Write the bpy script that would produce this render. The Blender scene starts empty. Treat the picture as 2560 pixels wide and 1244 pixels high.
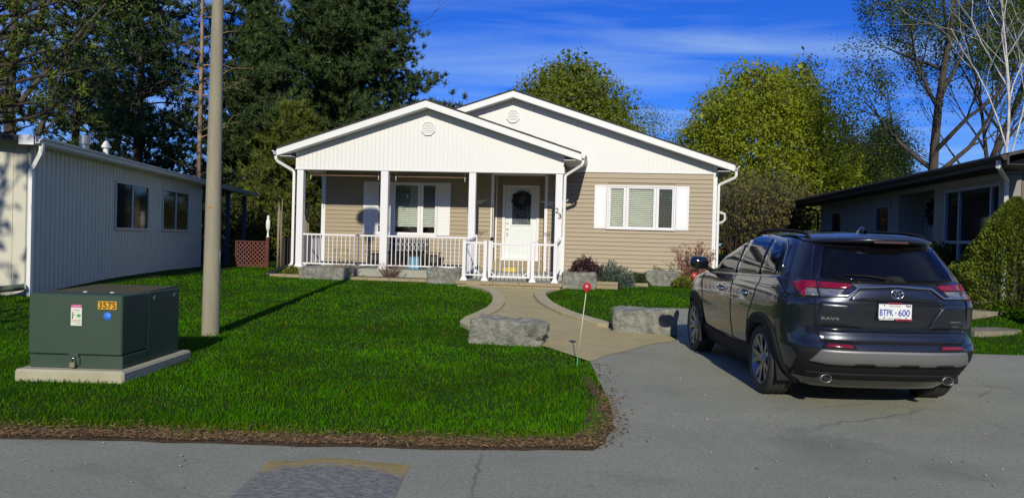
import bpy, math, random
import numpy as np
from mathutils import Vector, Matrix, noise

S = bpy.context.scene
COL = S.collection
# ---------------------------------------------------------------- camera
EYE = 1.53
ROLL, PITCH = 0.0262, math.atan(22.0 / 1950.0)
cam_d = bpy.data.cameras.new('camera')
cam_d.sensor_width = 36.0
cam_d.lens = 36.0 * 1950.0 / 2560.0
cam_d.clip_end = 3000.0
cam = bpy.data.objects.new('camera', cam_d)
COL.objects.link(cam)
cr, sr, cp, sp = math.cos(ROLL), math.sin(ROLL), math.cos(PITCH), math.sin(PITCH)
def _pt(v): return Vector((v[0], v[1] * cp + v[2] * sp, -v[1] * sp + v[2] * cp))
_r, _u, _f = _pt((cr, 0, sr)), _pt((-sr, 0, cr)), _pt((0, 1, 0))
M = Matrix(((_r.x, _u.x, -_f.x, 0), (_r.y, _u.y, -_f.y, 0), (_r.z, _u.z, -_f.z, EYE), (0, 0, 0, 1)))
cam.matrix_world = M
S.camera = cam
# ---------------------------------------------------------------- light and sky
SUN_EL = math.radians(25.5)
SUN_STRENGTH = 4.6
SKY_STRENGTH = 0.05
world = bpy.data.worlds.new('World')
S.world = world
world.use_nodes = True
nt = world.node_tree
for n in list(nt.nodes): nt.nodes.remove(n)
def N(t, typ, **kw):
    n = t.nodes.new(typ)
    for k, v in kw.items(): setattr(n, k, v)
    return n
out = N(nt, 'ShaderNodeOutputWorld'); bg = N(nt, 'ShaderNodeBackground')
sky = N(nt, 'ShaderNodeTexSky', sky_type='NISHITA', sun_disc=False)
sky.sun_elevation = SUN_EL
sky.sun_rotation = math.pi
sky.ozone_density = 3.0; sky.air_density = 1.0; sky.dust_density = 0.15
hs = N(nt, 'ShaderNodeHueSaturation')
hs.inputs['Saturation'].default_value = 1.35
hs.inputs['Hue'].default_value = 0.512
hs.inputs['Value'].default_value = 1.9
nt.links.new(sky.outputs[0], hs.inputs['Color'])
# thin cirrus: stretched noise on a flat layer far overhead
geo = N(nt, 'ShaderNodeTexCoord')
sepv = N(nt, 'ShaderNodeSeparateXYZ'); nt.links.new(geo.outputs['Generated'], sepv.inputs[0])
zc = N(nt, 'ShaderNodeMath', operation='MAXIMUM'); zc.inputs[1].default_value = 0.03
nt.links.new(sepv.outputs[2], zc.inputs[0])
dx = N(nt, 'ShaderNodeMath', operation='DIVIDE'); dy = N(nt, 'ShaderNodeMath', operation='DIVIDE')
nt.links.new(sepv.outputs[0], dx.inputs[0]); nt.links.new(zc.outputs[0], dx.inputs[1])
nt.links.new(sepv.outputs[1], dy.inputs[0]); nt.links.new(zc.outputs[0], dy.inputs[1])
cmb = N(nt, 'ShaderNodeCombineXYZ'); nt.links.new(dx.outputs[0], cmb.inputs[0]); nt.links.new(dy.outputs[0], cmb.inputs[1])
mp = N(nt, 'ShaderNodeMapping'); mp.inputs['Rotation'].default_value = (0, 0, math.radians(-46)); mp.inputs['Scale'].default_value = (0.30, 0.85, 1)
mp.inputs['Location'].default_value = (1.35, 0.55, 0.0)
nt.links.new(cmb.outputs[0], mp.inputs[0])
nz = N(nt, 'ShaderNodeTexNoise'); nz.inputs['Scale'].default_value = 1.15; nz.inputs['Detail'].default_value = 8; nz.inputs['Roughness'].default_value = 0.52; nz.inputs['Distortion'].default_value = 0.9
nt.links.new(mp.outputs[0], nz.inputs['Vector'])
rp = N(nt, 'ShaderNodeMapRange'); rp.inputs[1].default_value = 0.40; rp.inputs[2].default_value = 0.80; rp.inputs[3].default_value = 0; rp.inputs[4].default_value = 0.8
nt.links.new(nz.outputs[0], rp.inputs[0])
mx = N(nt, 'ShaderNodeMix', data_type='RGBA'); mx.inputs['B'].default_value = (8.5, 13.0, 19.5, 1)
tn = N(nt, 'ShaderNodeMix', data_type='RGBA', blend_type='MULTIPLY'); tn.inputs['Factor'].default_value = 1; tn.inputs['B'].default_value = (0.40, 0.74, 1.50, 1)
nt.links.new(hs.outputs[0], tn.inputs['A'])
nt.links.new(rp.outputs[0], mx.inputs['Factor']); nt.links.new(tn.outputs['Result'], mx.inputs['A'])
nt.links.new(mx.outputs['Result'], bg.inputs[0])
bg.inputs[1].default_value = SKY_STRENGTH
nt.links.new(bg.outputs[0], out.inputs[0])
sd = bpy.data.lights.new('sun', 'SUN'); sd.energy = SUN_STRENGTH; sd.angle = math.radians(0.5); sd.color = (1.0, 0.935, 0.77)
sun = bpy.data.objects.new('sun', sd); COL.objects.link(sun)
sun.location = (0, -30, 30)
sun.rotation_euler = Vector((0, math.cos(SUN_EL), -math.sin(SUN_EL))).to_track_quat('-Z', 'Y').to_euler()
S.view_settings.view_transform = 'Standard'; S.view_settings.look = 'None'
S.view_settings.exposure = -0.22; S.view_settings.gamma = 1.0
S.view_settings.use_curve_mapping = False
S.render.engine = 'CYCLES'
S.cycles.max_bounces = 6; S.cycles.transparent_max_bounces = 16
S.cycles.use_denoising = True

# ---------------------------------------------------------------- materials
MATS = {}
def mat(name, col, rough=0.6, metal=0.0, var=0.0, vscale=3.0, vcol=None, bump=0.0, bscale=40.0, coat=0.0, spec=0.5, detail=5, transl=0.0, vstretch=None, tint=False):
    """procedural material: base colour mixed with vcol by object-space noise, optional bump"""
    if name in MATS: return MATS[name]
    m = bpy.data.materials.new(name); m.use_nodes = True
    t = m.node_tree; b = t.nodes['Principled BSDF']
    b.inputs['Roughness'].default_value = rough; b.inputs['Metallic'].default_value = metal
    b.inputs['Specular IOR Level'].default_value = spec
    if coat: b.inputs['Coat Weight'].default_value = coat; b.inputs['Coat Roughness'].default_value = 0.02
    c4 = (*col, 1)
    b.inputs['Base Color'].default_value = c4
    tc = None
    if var or bump:
        tc = N(t, 'ShaderNodeTexCoord'); src = tc.outputs['Object']
        if vstretch:
            mpp = N(t, 'ShaderNodeMapping'); mpp.inputs['Scale'].default_value = vstretch
            t.links.new(src, mpp.inputs[0]); src = mpp.outputs[0]
    colsrc = None
    if var:
        nz = N(t, 'ShaderNodeTexNoise'); nz.inputs['Scale'].default_value = vscale; nz.inputs['Detail'].default_value = detail; nz.inputs['Roughness'].default_value = 0.62
        t.links.new(src, nz.inputs['Vector'])
        r = N(t, 'ShaderNodeMapRange'); r.inputs[1].default_value = 0.36; r.inputs[2].default_value = 0.66; r.inputs[4].default_value = var
        t.links.new(nz.outputs[0], r.inputs[0])
        x = N(t, 'ShaderNodeMix', data_type='RGBA'); x.inputs['A'].default_value = c4
        x.inputs['B'].default_value = (*(vcol or tuple(c * 0.6 for c in col)), 1)
        t.links.new(r.outputs[0], x.inputs['Factor'])
        colsrc = x.outputs['Result']
    if tint:
        at = N(t, 'ShaderNodeAttribute', attribute_name='tint')
        mu = N(t, 'ShaderNodeMix', data_type='RGBA', blend_type='MULTIPLY'); mu.inputs['Factor'].default_value = 1
        if colsrc: t.links.new(colsrc, mu.inputs['A'])
        else: mu.inputs['A'].default_value = c4
        t.links.new(at.outputs['Color'], mu.inputs['B']); colsrc = mu.outputs['Result']
    if colsrc: t.links.new(colsrc, b.inputs['Base Color'])
    if bump:
        nb = N(t, 'ShaderNodeTexNoise'); nb.inputs['Scale'].default_value = bscale; nb.inputs['Detail'].default_value = 6; nb.inputs['Roughness'].default_value = 0.65
        t.links.new(src, nb.inputs['Vector'])
        bp = N(t, 'ShaderNodeBump'); bp.inputs['Strength'].default_value = bump; bp.inputs['Distance'].default_value = 0.02
        t.links.new(nb.outputs[0], bp.inputs['Height']); t.links.new(bp.outputs[0], b.inputs['Normal'])
    if transl:
        tr = N(t, 'ShaderNodeBsdfTranslucent'); ms = N(t, 'ShaderNodeMixShader'); ms.inputs[0].default_value = transl
        if colsrc: t.links.new(colsrc, tr.inputs[0])
        else: tr.inputs[0].default_value = c4
        o = t.nodes['Material Output']
        t.links.new(b.outputs[0], ms.inputs[1]); t.links.new(tr.outputs[0], ms.inputs[2]); t.links.new(ms.outputs[0], o.inputs[0])
    MATS[name] = m
    return m
def glass(name, tintc, refl=1.0, rough=0.0):
    """window pane: clear tinted sheet with fresnel reflection"""
    if name in MATS: return MATS[name]
    m = bpy.data.materials.new(name); m.use_nodes = True; t = m.node_tree
    for n in list(t.nodes): t.nodes.remove(n)
    o = N(t, 'ShaderNodeOutputMaterial'); tr = N(t, 'ShaderNodeBsdfTransparent'); tr.inputs[0].default_value = (*tintc, 1)
    gl = N(t, 'ShaderNodeBsdfGlossy'); gl.inputs['Roughness'].default_value = rough; gl.inputs[0].default_value = (1, 1, 1, 1)
    fr = N(t, 'ShaderNodeFresnel'); fr.inputs[0].default_value = 1.55
    mu = N(t, 'ShaderNodeMath', operation='MULTIPLY'); mu.inputs[1].default_value = 1.7 * refl; mu.use_clamp = True
    ms = N(t, 'ShaderNodeMixShader')
    t.links.new(fr.outputs[0], mu.inputs[0]); t.links.new(mu.outputs[0], ms.inputs[0])
    t.links.new(tr.outputs[0], ms.inputs[1]); t.links.new(gl.outputs[0], ms.inputs[2]); t.links.new(ms.outputs[0], o.inputs[0])
    MATS[name] = m
    return m
WHITE = mat('white_vinyl', (0.76, 0.765, 0.73), 0.45, var=0.22, vscale=1.3, vcol=(0.74, 0.74, 0.69))
WHITEG = mat('white_board', (0.75, 0.745, 0.715), 0.5, var=0.3, vscale=2.0, vcol=(0.74, 0.72, 0.67))
WMETAL = mat('white_railing_paint', (0.78, 0.77, 0.77), 0.3)
SIDING = mat('beige_siding', (0.335, 0.27, 0.175), 0.55, var=0.6, vscale=5.0, vcol=(0.285, 0.225, 0.14), bump=0.12, bscale=22.0, vstretch=(0.15, 1, 4))
SHINGLE = mat('roof_shingles', (0.045, 0.04, 0.04), 0.9, var=0.8, vscale=9, vcol=(0.09, 0.08, 0.075), bump=0.4, bscale=30)
CONC = mat('concrete', (0.42, 0.395, 0.28), 0.9, var=0.6, vscale=5, vcol=(0.32, 0.295, 0.20), bump=0.25, bscale=90)
SLAB = mat('porch_concrete', (0.36, 0.37, 0.31), 0.9, var=0.6, vscale=4, vcol=(0.28, 0.28, 0.22), bump=0.2, bscale=70)
STONE = mat('cast_stone', (0.33, 0.275, 0.165), 0.9, var=0.7, vscale=7, vcol=(0.25, 0.20, 0.115), bump=0.3, bscale=60)
ROCK = mat('limestone', (0.285, 0.285, 0.24), 0.95, var=1.0, vscale=9, vcol=(0.125, 0.128, 0.108), bump=1.0, bscale=30, detail=12)
BLACK = mat('black_metal', (0.012, 0.012, 0.013), 0.5)
DARK = mat('dark_gap', (0.01, 0.01, 0.01), 0.9)
INT = mat('room_paint', (0.25, 0.22, 0.18), 0.9)
PANE = glass('window_glass', (0.93, 0.95, 0.94), 1.0)
BLIND = mat('blind_slats', (0.70, 0.72, 0.66), 0.6)
SCREEN = mat('bug_screen', (0.03, 0.035, 0.035), 0.8)
CHROME = mat('chrome', (0.75, 0.76, 0.78), 0.12, metal=1.0)
BRASS = mat('satin_nickel', (0.55, 0.50, 0.38), 0.25, metal=1.0)

# ---------------------------------------------------------------- mesh helpers
class MB:
    def __init__(s): s.v = []; s.f = []; s.sm = []
    def add(s, vs, fs, smooth=False):
        o = len(s.v); s.v.extend([tuple(v) for v in vs])
        for f in fs: s.f.append(tuple(i + o for i in f)); s.sm.append(smooth)
        return s
    def box(s, x0, x1, y0, y1, z0, z1):
        return s.add([(x0, y0, z0), (x1, y0, z0), (x1, y1, z0), (x0, y1, z0), (x0, y0, z1), (x1, y0, z1), (x1, y1, z1), (x0, y1, z1)],
                     [(0, 3, 2, 1), (4, 5, 6, 7), (0, 1, 5, 4), (1, 2, 6, 5), (2, 3, 7, 6), (3, 0, 4, 7)])
    def cbox(s, x0, x1, y0, y1, z0, z1, c=0.006):
        """box with chamfered edges"""
        c = min(c, (x1 - x0) * .4, (y1 - y0) * .4, (z1 - z0) * .4)
        vs = []; idx = {}
        X = (x0, x1); Y = (y0, y1); Z = (z0, z1); sg = (1, -1)
        for i in (0, 1):
            for j in (0, 1):
                for k in (0, 1):
                    a, b, d = X[i], Y[j], Z[k]
                    idx[i, j, k, 0] = len(vs); vs.append((a, b + sg[j] * c, d + sg[k] * c))
                    idx[i, j, k, 1] = len(vs); vs.append((a + sg[i] * c, b, d + sg[k] * c))
                    idx[i, j, k, 2] = len(vs); vs.append((a + sg[i] * c, b + sg[j] * c, d))
        fs = []
        for i in (0, 1): fs.append([idx[i, 0, 0, 0], idx[i, 1, 0, 0], idx[i, 1, 1, 0], idx[i, 0, 1, 0]][::(1 if i else -1)])
        for j in (0, 1): fs.append([idx[0, j, 0, 1], idx[1, j, 0, 1], idx[1, j, 1, 1], idx[0, j, 1, 1]][::(-1 if j else 1)])
        for k in (0, 1): fs.append([idx[0, 0, k, 2], idx[1, 0, k, 2], idx[1, 1, k, 2], idx[0, 1, k, 2]][::(1 if k else -1)])
        for i in (0, 1):
            for j in (0, 1): fs.append([idx[i, j, 0, 0], idx[i, j, 0, 1], idx[i, j, 1, 1], idx[i, j, 1, 0]][::(1 if i != j else -1)])
            for k in (0, 1): fs.append([idx[i, 0, k, 0], idx[i, 0, k, 2], idx[i, 1, k, 2], idx[i, 1, k, 0]][::(-1 if i != k else 1)])
        for j in (0, 1):
            for k in (0, 1): fs.append([idx[0, j, k, 1], idx[0, j, k, 2], idx[1, j, k, 2], idx[1, j, k, 1]][::(1 if j != k else -1)])
        for i in (0, 1):
            for j in (0, 1):
                for k in (0, 1): fs.append([idx[i, j, k, 0], idx[i, j, k, 1], idx[i, j, k, 2]][::(1 if (i + j + k) % 2 else -1)])
        return s.add(vs, fs)
    def prism(s, poly, a, b, axis='y'):
        """extrude a 2D polygon (u,v) along an axis: y -> (u,a..b,v); x -> (a..b,u,v); z -> (u,v,a..b)"""
        n = len(poly)
        def P(u, v, w): return (u, w, v) if axis == 'y' else ((w, u, v) if axis == 'x' else (u, v, w))
        vs = [P(u, v, a) for u, v in poly] + [P(u, v, b) for u, v in poly]
        fs = [tuple(range(n)), tuple(range(2 * n - 1, n - 1, -1))]
        for i in range(n):
            j = (i + 1) % n; fs.append((i, i + n, j + n, j))
        return s.add(vs, fs)
    def tube(s, pts, r, k=8, smooth=True, caps=True, r2=None, square=False):
        pts = [Vector(p) for p in pts]; n = len(pts)
        rs = r if isinstance(r, (list, tuple)) else [r] * n
        vs = []; up0 = None
        for i, p in enumerate(pts):
            d = (pts[min(i + 1, n - 1)] - pts[max(i - 1, 0)]).normalized()
            if up0 is None:
                up0 = Vector((0, 0, 1)) if abs(d.z) < 0.9 else Vector((0, 1, 0))
            a = d.cross(up0)
            if a.length < 1e-4: a = d.cross(Vector((1, 0, 0)))
            a.normalize(); b = a.cross(d).normalized(); up0 = b
            for q in range(k):
                th = 2 * math.pi * (q + (0.5 if square else 0)) / k
                vs.append(p + a * (math.cos(th) * rs[i]) + b * (math.sin(th) * (rs[i] if r2 is None else r2)))
        fs = []
        for i in range(n - 1):
            for q in range(k):
                fs.append((i * k + q, i * k + (q + 1) % k, (i + 1) * k + (q + 1) % k, (i + 1) * k + q))
        if caps: fs.append(tuple(range(k - 1, -1, -1))); fs.append(tuple((n - 1) * k + q for q in range(k)))
        return s.add(vs, fs, smooth)
    def lathe(s, prof, k=20, smooth=True, c=(0, 0, 0)):
        vs = []; n = len(prof)
        for r, z in prof:
            for q in range(k):
                th = 2 * math.pi * q / k; vs.append((c[0] + r * math.cos(th), c[1] + r * math.sin(th), c[2] + z))
        fs = []
        for i in range(n - 1):
            for q in range(k): fs.append((i * k + q, i * k + (q + 1) % k, (i + 1) * k + (q + 1) % k, (i + 1) * k + q))
        fs.append(tuple(range(k - 1, -1, -1))); fs.append(tuple((n - 1) * k + q for q in range(k)))
        return s.add(vs, fs, smooth)
    def grid(s, P, smooth=True, flip=False):
        """P[i][j] points"""
        ni, nj = len(P), len(P[0]); vs = [p for r in P for p in r]; fs = []
        for i in range(ni - 1):
            for j in range(nj - 1):
                f = (i * nj + j, i * nj + j + 1, (i + 1) * nj + j + 1, (i + 1) * nj + j)
                fs.append(f[::-1] if flip else f)
        return s.add(vs, fs, smooth)
    def mesh(s, name, m=None):
        me = bpy.data.meshes.new(name); me.from_pydata(s.v, [], s.f)
        if any(s.sm): me.polygons.foreach_set('use_smooth', s.sm)
        if m: me.materials.append(m)
        me.update()
        return me
    def build(s, name, m, parent=None, loc=None, **props):
        return link(name, s.mesh(name, m), parent, loc, **props)
def link(name, me, parent=None, loc=None, rot=None, **props):
    o = bpy.data.objects.new(name, me); COL.objects.link(o)
    if parent: o.parent = parent
    if loc: o.location = loc
    if rot: o.rotation_euler = rot
    for k, v in props.items(): o[k] = v
    return o
def tag(o, label, cat, group=None):
    o['label'] = label; o['category'] = cat
    if group: o['group'] = group
    return o
def thing(name, label, cat, loc=(0, 0, 0), rz=0.0, group=None):
    o = bpy.data.objects.new(name, None); COL.objects.link(o); o.empty_display_size = 0.2
    o.location = loc; o.rotation_euler = (0, 0, rz)
    return tag(o, label, cat, group)
def copy_tree(o, parent=None):
    c = o.copy(); COL.objects.link(c)
    if parent: c.parent = parent
    for ch in list(o.children): copy_tree(ch, c)
    return c
def text_mesh(txt, size, depth, m, width=None, font_scale=1.0, bold=0.0):
    """flat lettering as a mesh in the XZ plane facing -Y, centred on the origin"""
    cu = bpy.data.curves.new('lettering', 'FONT'); cu.body = txt; cu.size = size; cu.extrude = depth; cu.offset = bold
    cu.align_x = 'CENTER'; cu.align_y = 'CENTER'; cu.resolution_u = 3
    ob = bpy.data.objects.new('lettering_source', cu); COL.objects.link(ob)
    dg = bpy.context.evaluated_depsgraph_get()
    me = bpy.data.meshes.new_from_object(ob.evaluated_get(dg))
    bpy.data.objects.remove(ob)
    n = len(me.vertices); co = np.empty(n * 3, 'f'); me.vertices.foreach_get('co', co); co = co.reshape(-1, 3)
    lo, hi = co.min(0), co.max(0); co -= (lo + hi) / 2
    if width: co[:, 0] *= width / (hi[0] - lo[0])
    co = np.stack([co[:, 0], -co[:, 2], co[:, 1]], 1)
    me.vertices.foreach_set('co', co.astype('f').ravel()); me.materials.clear(); me.materials.append(m); me.update()
    return me
def np_mesh(name, V, F, m, tint=None, smooth=False):
    """fast mesh: V (n,3), F (m,k) of equal-size faces; tint (n,3) colour per vertex"""
    me = bpy.data.meshes.new(name); V = np.asarray(V, 'f'); F = np.asarray(F, 'i'); k = F.shape[1]
    me.vertices.add(len(V)); me.vertices.foreach_set('co', V.ravel())
    me.loops.add(F.size); me.loops.foreach_set('vertex_index', F.ravel())
    me.polygons.add(len(F)); me.polygons.foreach_set('loop_start', np.arange(0, F.size, k, dtype='i')); me.polygons.foreach_set('loop_total', np.full(len(F), k, 'i'))
    if smooth: me.polygons.foreach_set('use_smooth', np.ones(len(F), bool))
    if tint is not None:
        a = me.color_attributes.new('tint', 'FLOAT_COLOR', 'POINT')
        a.data.foreach_set('color', np.concatenate([tint, np.ones((len(V), 1))], 1).astype('f').ravel())
    me.materials.append(m); me.update(calc_edges=True)
    return me
def sstep(t): t = min(max(t, 0.0), 1.0); return t * t * (3 - 2 * t)
def gy(y):
    return 0.42 if y > 20.5 else (0.0 if y < 6.5 else (0.02 * (y - 6.5) if y < 11 else 0.09 + 0.33 * (y - 11) / 9.5))
def G(x, y):
    return gy(y) + 0.30 * sstep((x - 7.4) / 2.2) * sstep((y - 12) / 3.0) + 0.20 * sstep((-5.6 - x) / 2.5) * sstep((y - 9.5) / 3.0) * (1 - 0.6 * sstep((y - 16) / 6))
# ================================================================ the ground
def curve(pts):
    ys = [p[0] for p in pts]; xs = [p[1] for p in pts]
    return lambda y: float(np.interp(y, ys, xs))
ROWS = [round(4.0 + 0.125 * i, 4) for i in range(0, 160)]
def wob(y, s, a): return a * noise.noise(Vector((y * 1.7, s, 0.3)))
def sheet(name, y0, y1, fl, fr, dz0, m, nx=10, ramp=False, **props):
    ys = [y0] + [y for y in ROWS if y0 + .01 < y < y1 - .01] + [y1]
    P = []
    for y in ys:
        a, b = fl(y), fr(y); dz = dz0 if not ramp else dz0 * min(1, (y - y0) / .5) - .002 * (y < y0 + .01)
        P.append([(a + (b - a) * j / nx, y, G(a + (b - a) * j / nx, y) + dz) for j in range(nx + 1)])
    return MB().grid(P, smooth=True, flip=True).build(name, m, **props)
SOIL = mat('lawn_soil', (0.022, 0.055, 0.006), 1.0, var=0.8, vscale=0.8, vcol=(0.03, 0.045, 0.008), bump=0.5, bscale=25, spec=.05)
ASPH = mat('asphalt', (0.32, 0.32, 0.24), 0.95, var=0.75, vscale=0.7, vcol=(0.26, 0.265, 0.205), bump=0.45, bscale=140, detail=9, spec=.15)
ROADM = mat('road_asphalt', (0.094, 0.097, 0.10), 0.95, var=0.8, vscale=1.1, vcol=(0.072, 0.075, 0.08), bump=0.9, bscale=120, detail=9)
for mm in (ASPH, ROADM):   # fine aggregate: pale stone chips in the binder
    t = mm.node_tree; b = t.nodes['Principled BSDF']; src = b.inputs['Base Color'].links[0].from_socket
    tc = N(t, 'ShaderNodeTexCoord'); vo = N(t, 'ShaderNodeTexNoise'); vo.inputs['Scale'].default_value = 38; vo.inputs['Detail'].default_value = 4; vo.inputs['Roughness'].default_value = 0.8
    t.links.new(tc.outputs['Object'], vo.inputs['Vector'])
    r = N(t, 'ShaderNodeMapRange'); r.inputs[1].default_value = 0.3; r.inputs[2].default_value = 0.7; r.inputs[3].default_value = 0.76; r.inputs[4].default_value = 1.26
    t.links.new(vo.outputs[0], r.inputs[0])
    mu = N(t, 'ShaderNodeMix', data_type='RGBA', blend_type='MULTIPLY'); mu.inputs['Factor'].default_value = 1
    t.links.new(src, mu.inputs['A']); t.links.new(r.outputs[0], mu.inputs['B']); t.links.new(mu.outputs['Result'], b.inputs['Base Color'])
def weather(m):
    t = m.node_tree; b = t.nodes['Principled BSDF']; src = b.inputs['Base Color'].links[0].from_socket; tc = N(t, 'ShaderNodeTexCoord')
    n1 = N(t, 'ShaderNodeTexNoise'); n1.inputs['Scale'].default_value = .55; n1.inputs['Detail'].default_value = 6; n1.inputs['Roughness'].default_value = .6; n1.inputs['Distortion'].default_value = .5; t.links.new(tc.outputs['Object'], n1.inputs['Vector'])
    r1 = N(t, 'ShaderNodeMapRange'); r1.inputs[1].default_value = .56; r1.inputs[2].default_value = .72; r1.inputs[3].default_value = 1; r1.inputs[4].default_value = .70; t.links.new(n1.outputs[0], r1.inputs[0])
    n3 = N(t, 'ShaderNodeTexNoise'); n3.inputs['Scale'].default_value = 2.6; n3.inputs['Detail'].default_value = 3; t.links.new(tc.outputs['Object'], n3.inputs['Vector'])
    ad = N(t, 'ShaderNodeMix', data_type='VECTOR'); ad.inputs['Factor'].default_value = .12; t.links.new(tc.outputs['Object'], ad.inputs[4]); t.links.new(n3.outputs['Color'], ad.inputs[5])
    vo = N(t, 'ShaderNodeTexVoronoi', feature='DISTANCE_TO_EDGE'); vo.inputs['Scale'].default_value = .42; t.links.new(ad.outputs[1], vo.inputs['Vector'])
    r2 = N(t, 'ShaderNodeMapRange'); r2.inputs[1].default_value = .0; r2.inputs[2].default_value = .006; r2.inputs[3].default_value = .62; r2.inputs[4].default_value = 1; t.links.new(vo.outputs['Distance'], r2.inputs[0])
    n4 = N(t, 'ShaderNodeTexNoise'); n4.inputs['Scale'].default_value = .35; t.links.new(tc.outputs['Object'], n4.inputs['Vector'])
    r4 = N(t, 'ShaderNodeMapRange'); r4.inputs[1].default_value = .50; r4.inputs[2].default_value = .58; t.links.new(n4.outputs[0], r4.inputs[0])
    mxr = N(t, 'ShaderNodeMix'); mxr.inputs[2].default_value = 1; t.links.new(r4.outputs[0], mxr.inputs[0]); t.links.new(r2.outputs[0], mxr.inputs[3])
    mm_ = N(t, 'ShaderNodeMath', operation='MULTIPLY'); t.links.new(r1.outputs[0], mm_.inputs[0]); t.links.new(mxr.outputs[0], mm_.inputs[1])
    mu = N(t, 'ShaderNodeMix', data_type='RGBA', blend_type='MULTIPLY'); mu.inputs['Factor'].default_value = 1
    t.links.new(src, mu.inputs['A']); t.links.new(mm_.outputs[0], mu.inputs['B']); t.links.new(mu.outputs['Result'], b.inputs['Base Color'])
weather(ASPH)
PATHM = mat('walkway_concrete', (0.46, 0.39, 0.205), 0.9, var=0.8, vscale=1.6, vcol=(0.37, 0.305, 0.16), bump=0.3, bscale=45, detail=8, spec=.15)
DIRT = mat('bare_dirt', (0.15, 0.10, 0.06), 1.0, var=1.0, vscale=22, vcol=(0.06, 0.042, 0.025), bump=1.0, bscale=55, detail=8, spec=.1)
gx = [-900, -300, -120, -60, -30] + [-20 + 0.5 * i for i in range(81)] + [30, 60, 120, 300, 900]
gyy = [-60, -20, -5, 0, 2] + ROWS + [24.5, 26, 30, 40, 60, 90, 150, 300, 700, 1500]
MB().grid([[(x, y, G(x, y)) for x in gx] for y in gyy], flip=True).build('ground', SOIL, kind='structure')
road_edge = lambda x: 5.66 + 0.05 * noise.noise(Vector((x * .6, 2, 0))) + 0.10 * sstep((x + 0.6) / 1.4) + 0.03 * noise.noise(Vector((x * 3.1, 7, 0)))
rx = [-60, -30] + [-12 + 0.25 * i for i in range(120)] + [30, 60]
MB().grid([[(x, -9.0 + (road_edge(x) + 9.0) * j / 12, 0.004) for j in range(13)] for x in rx]).build('road', ASPH, kind='structure')
drv_l = curve([(5.4, .45), (5.75, .66), (6.02, .76), (6.42, .87), (7.3, .96), (8.2, .97), (9.54, .99), (10.0, 1.22), (10.38, 1.53), (10.75, 1.77), (11.07, 1.97), (11.45, 2.45), (12.2, 2.62), (16, 2.9)])
drv_r = curve([(5.4, 16), (10.9, 16), (10.95, 6.55), (16, 6.5)])
sheet('driveway', 5.45, 15.6, drv_l, drv_r, 0.008, ASPH, nx=24, ramp=True, kind='structure')
wk_l = curve([(9.54, .99), (10.61, .50), (11.09, -.2), (12.0, -.62), (12.54, -.80), (13.1, -.74), (13.65, -.60), (14.5, -.42), (15.38, -.35), (16.4, -.36), (17.4, -.46), (18.3, -.72), (19.02, -1.10), (19.4, -1.2)])
wk_r = curve([(9.54, 1.0), (10.0, 1.23), (10.38, 1.54), (10.75, 1.78), (11.07, 1.98), (11.45, 2.46), (11.9, 2.44), (12.3, 2.15), (12.86, 1.62), (14.0, 1.16), (15.0, .93), (15.9, .80), (17.1, .73), (17.8, .82), (18.4, 1.05), (18.9, 1.3), (19.4, 1.42)])
sheet('walkway', 9.54, 19.35, wk_l, wk_r, 0.014, PATHM, nx=8, kind='structure')
KERB = mat('kerb_concrete', (0.47, 0.41, 0.235), 0.9, var=0.7, vscale=3, vcol=(0.36, 0.31, 0.17), bump=0.3, bscale=60)
def kerb(f, y0, y1, side, w=0.24, h=0.075):
    """raised concrete edging made of cast lengths with open joints"""
    ys = np.arange(y0, y1 + .01, 0.12); root = None; k = 0; seg = 11
    root = thing('walkway_kerb', '', 'kerb', (0, 0, 0))
    del root['label']; del root['category']
    root['kind'] = 'structure'
    while k < len(ys) - 1:
        q = ys[k:min(k + seg, len(ys))]
        rings = []
        for i, y in enumerate(q):
            yy = y + (0.006 if i == 0 else (-0.006 if i == len(q) - 1 else 0))
            xo = f(yy); slope = (f(yy + .1) - f(yy - .1)) / .2; nn = math.hypot(1, slope); ox, oy = side / nn, -side * slope / nn
            def at(a, z): x_, y_ = xo + ox * a, yy + oy * a; return (x_, y_, G(x_, y_) + z)
            rings.append([at(-.02, -.1), at(-.02, h - .012), at(0, h), at(w - .02, h), at(w, h - .015), at(w + .005, -.1)])
        m = MB().grid(rings, smooth=False, flip=(side < 0)); n6 = len(rings)
        m.f.append((0, 1, 2, 3, 4, 5)); m.sm.append(False); m.f.append(tuple((n6 - 1) * 6 + i for i in (5, 4, 3, 2, 1, 0))); m.sm.append(False)
        m.build('kerb_length', KERB, root)
        k += seg - 1
    return root
kerb(wk_l, 11.9, 19.0, 1); kerb(wk_r, 12.75, 18.3, -1)
# verge of bare dirt between road and lawn
vx = [-14 + 0.125 * i for i in range(118)]
def verge_top(x): return road_edge(x) + 0.34 + 0.12 * noise.noise(Vector((x * 1.3, 5, 1))) + 0.06 * noise.noise(Vector((x * 4, 5, 2)))
VP = []
for x in vx:
    a = road_edge(x) - 0.05 - 0.03 * noise.noise(Vector((x * 5, 1, 4))); b = verge_top(x)
    VP.append([(x, a + (b - a) * j / 6, 0.009 + 0.010 * (j in (2, 3, 4)) * (0.6 + noise.noise(Vector((x * 3, j, 0))))) for j in range(7)])
MB().grid(VP).build('dirt_verge', DIRT, kind='structure')
# rounded corner of dirt where the lawn meets the driveway
CP = []
for k in range(40):
    y = 5.70 + k * 0.075; xo = drv_l(y)
    CP.append([(xo - .24 + 0.042 * j + (0.05 * noise.noise(Vector((y * 4, j, 9))) if j == 6 else 0) - 0.06 * sstep((y - 6.6) / 1.5) * (j - 3), y, G(xo, y) + 0.014 + 0.006 * noise.noise(Vector((y * 6, j, 3)))) for j in range(7)])
MB().grid(CP, flip=True).build('dirt_verge', DIRT, kind='structure')
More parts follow.
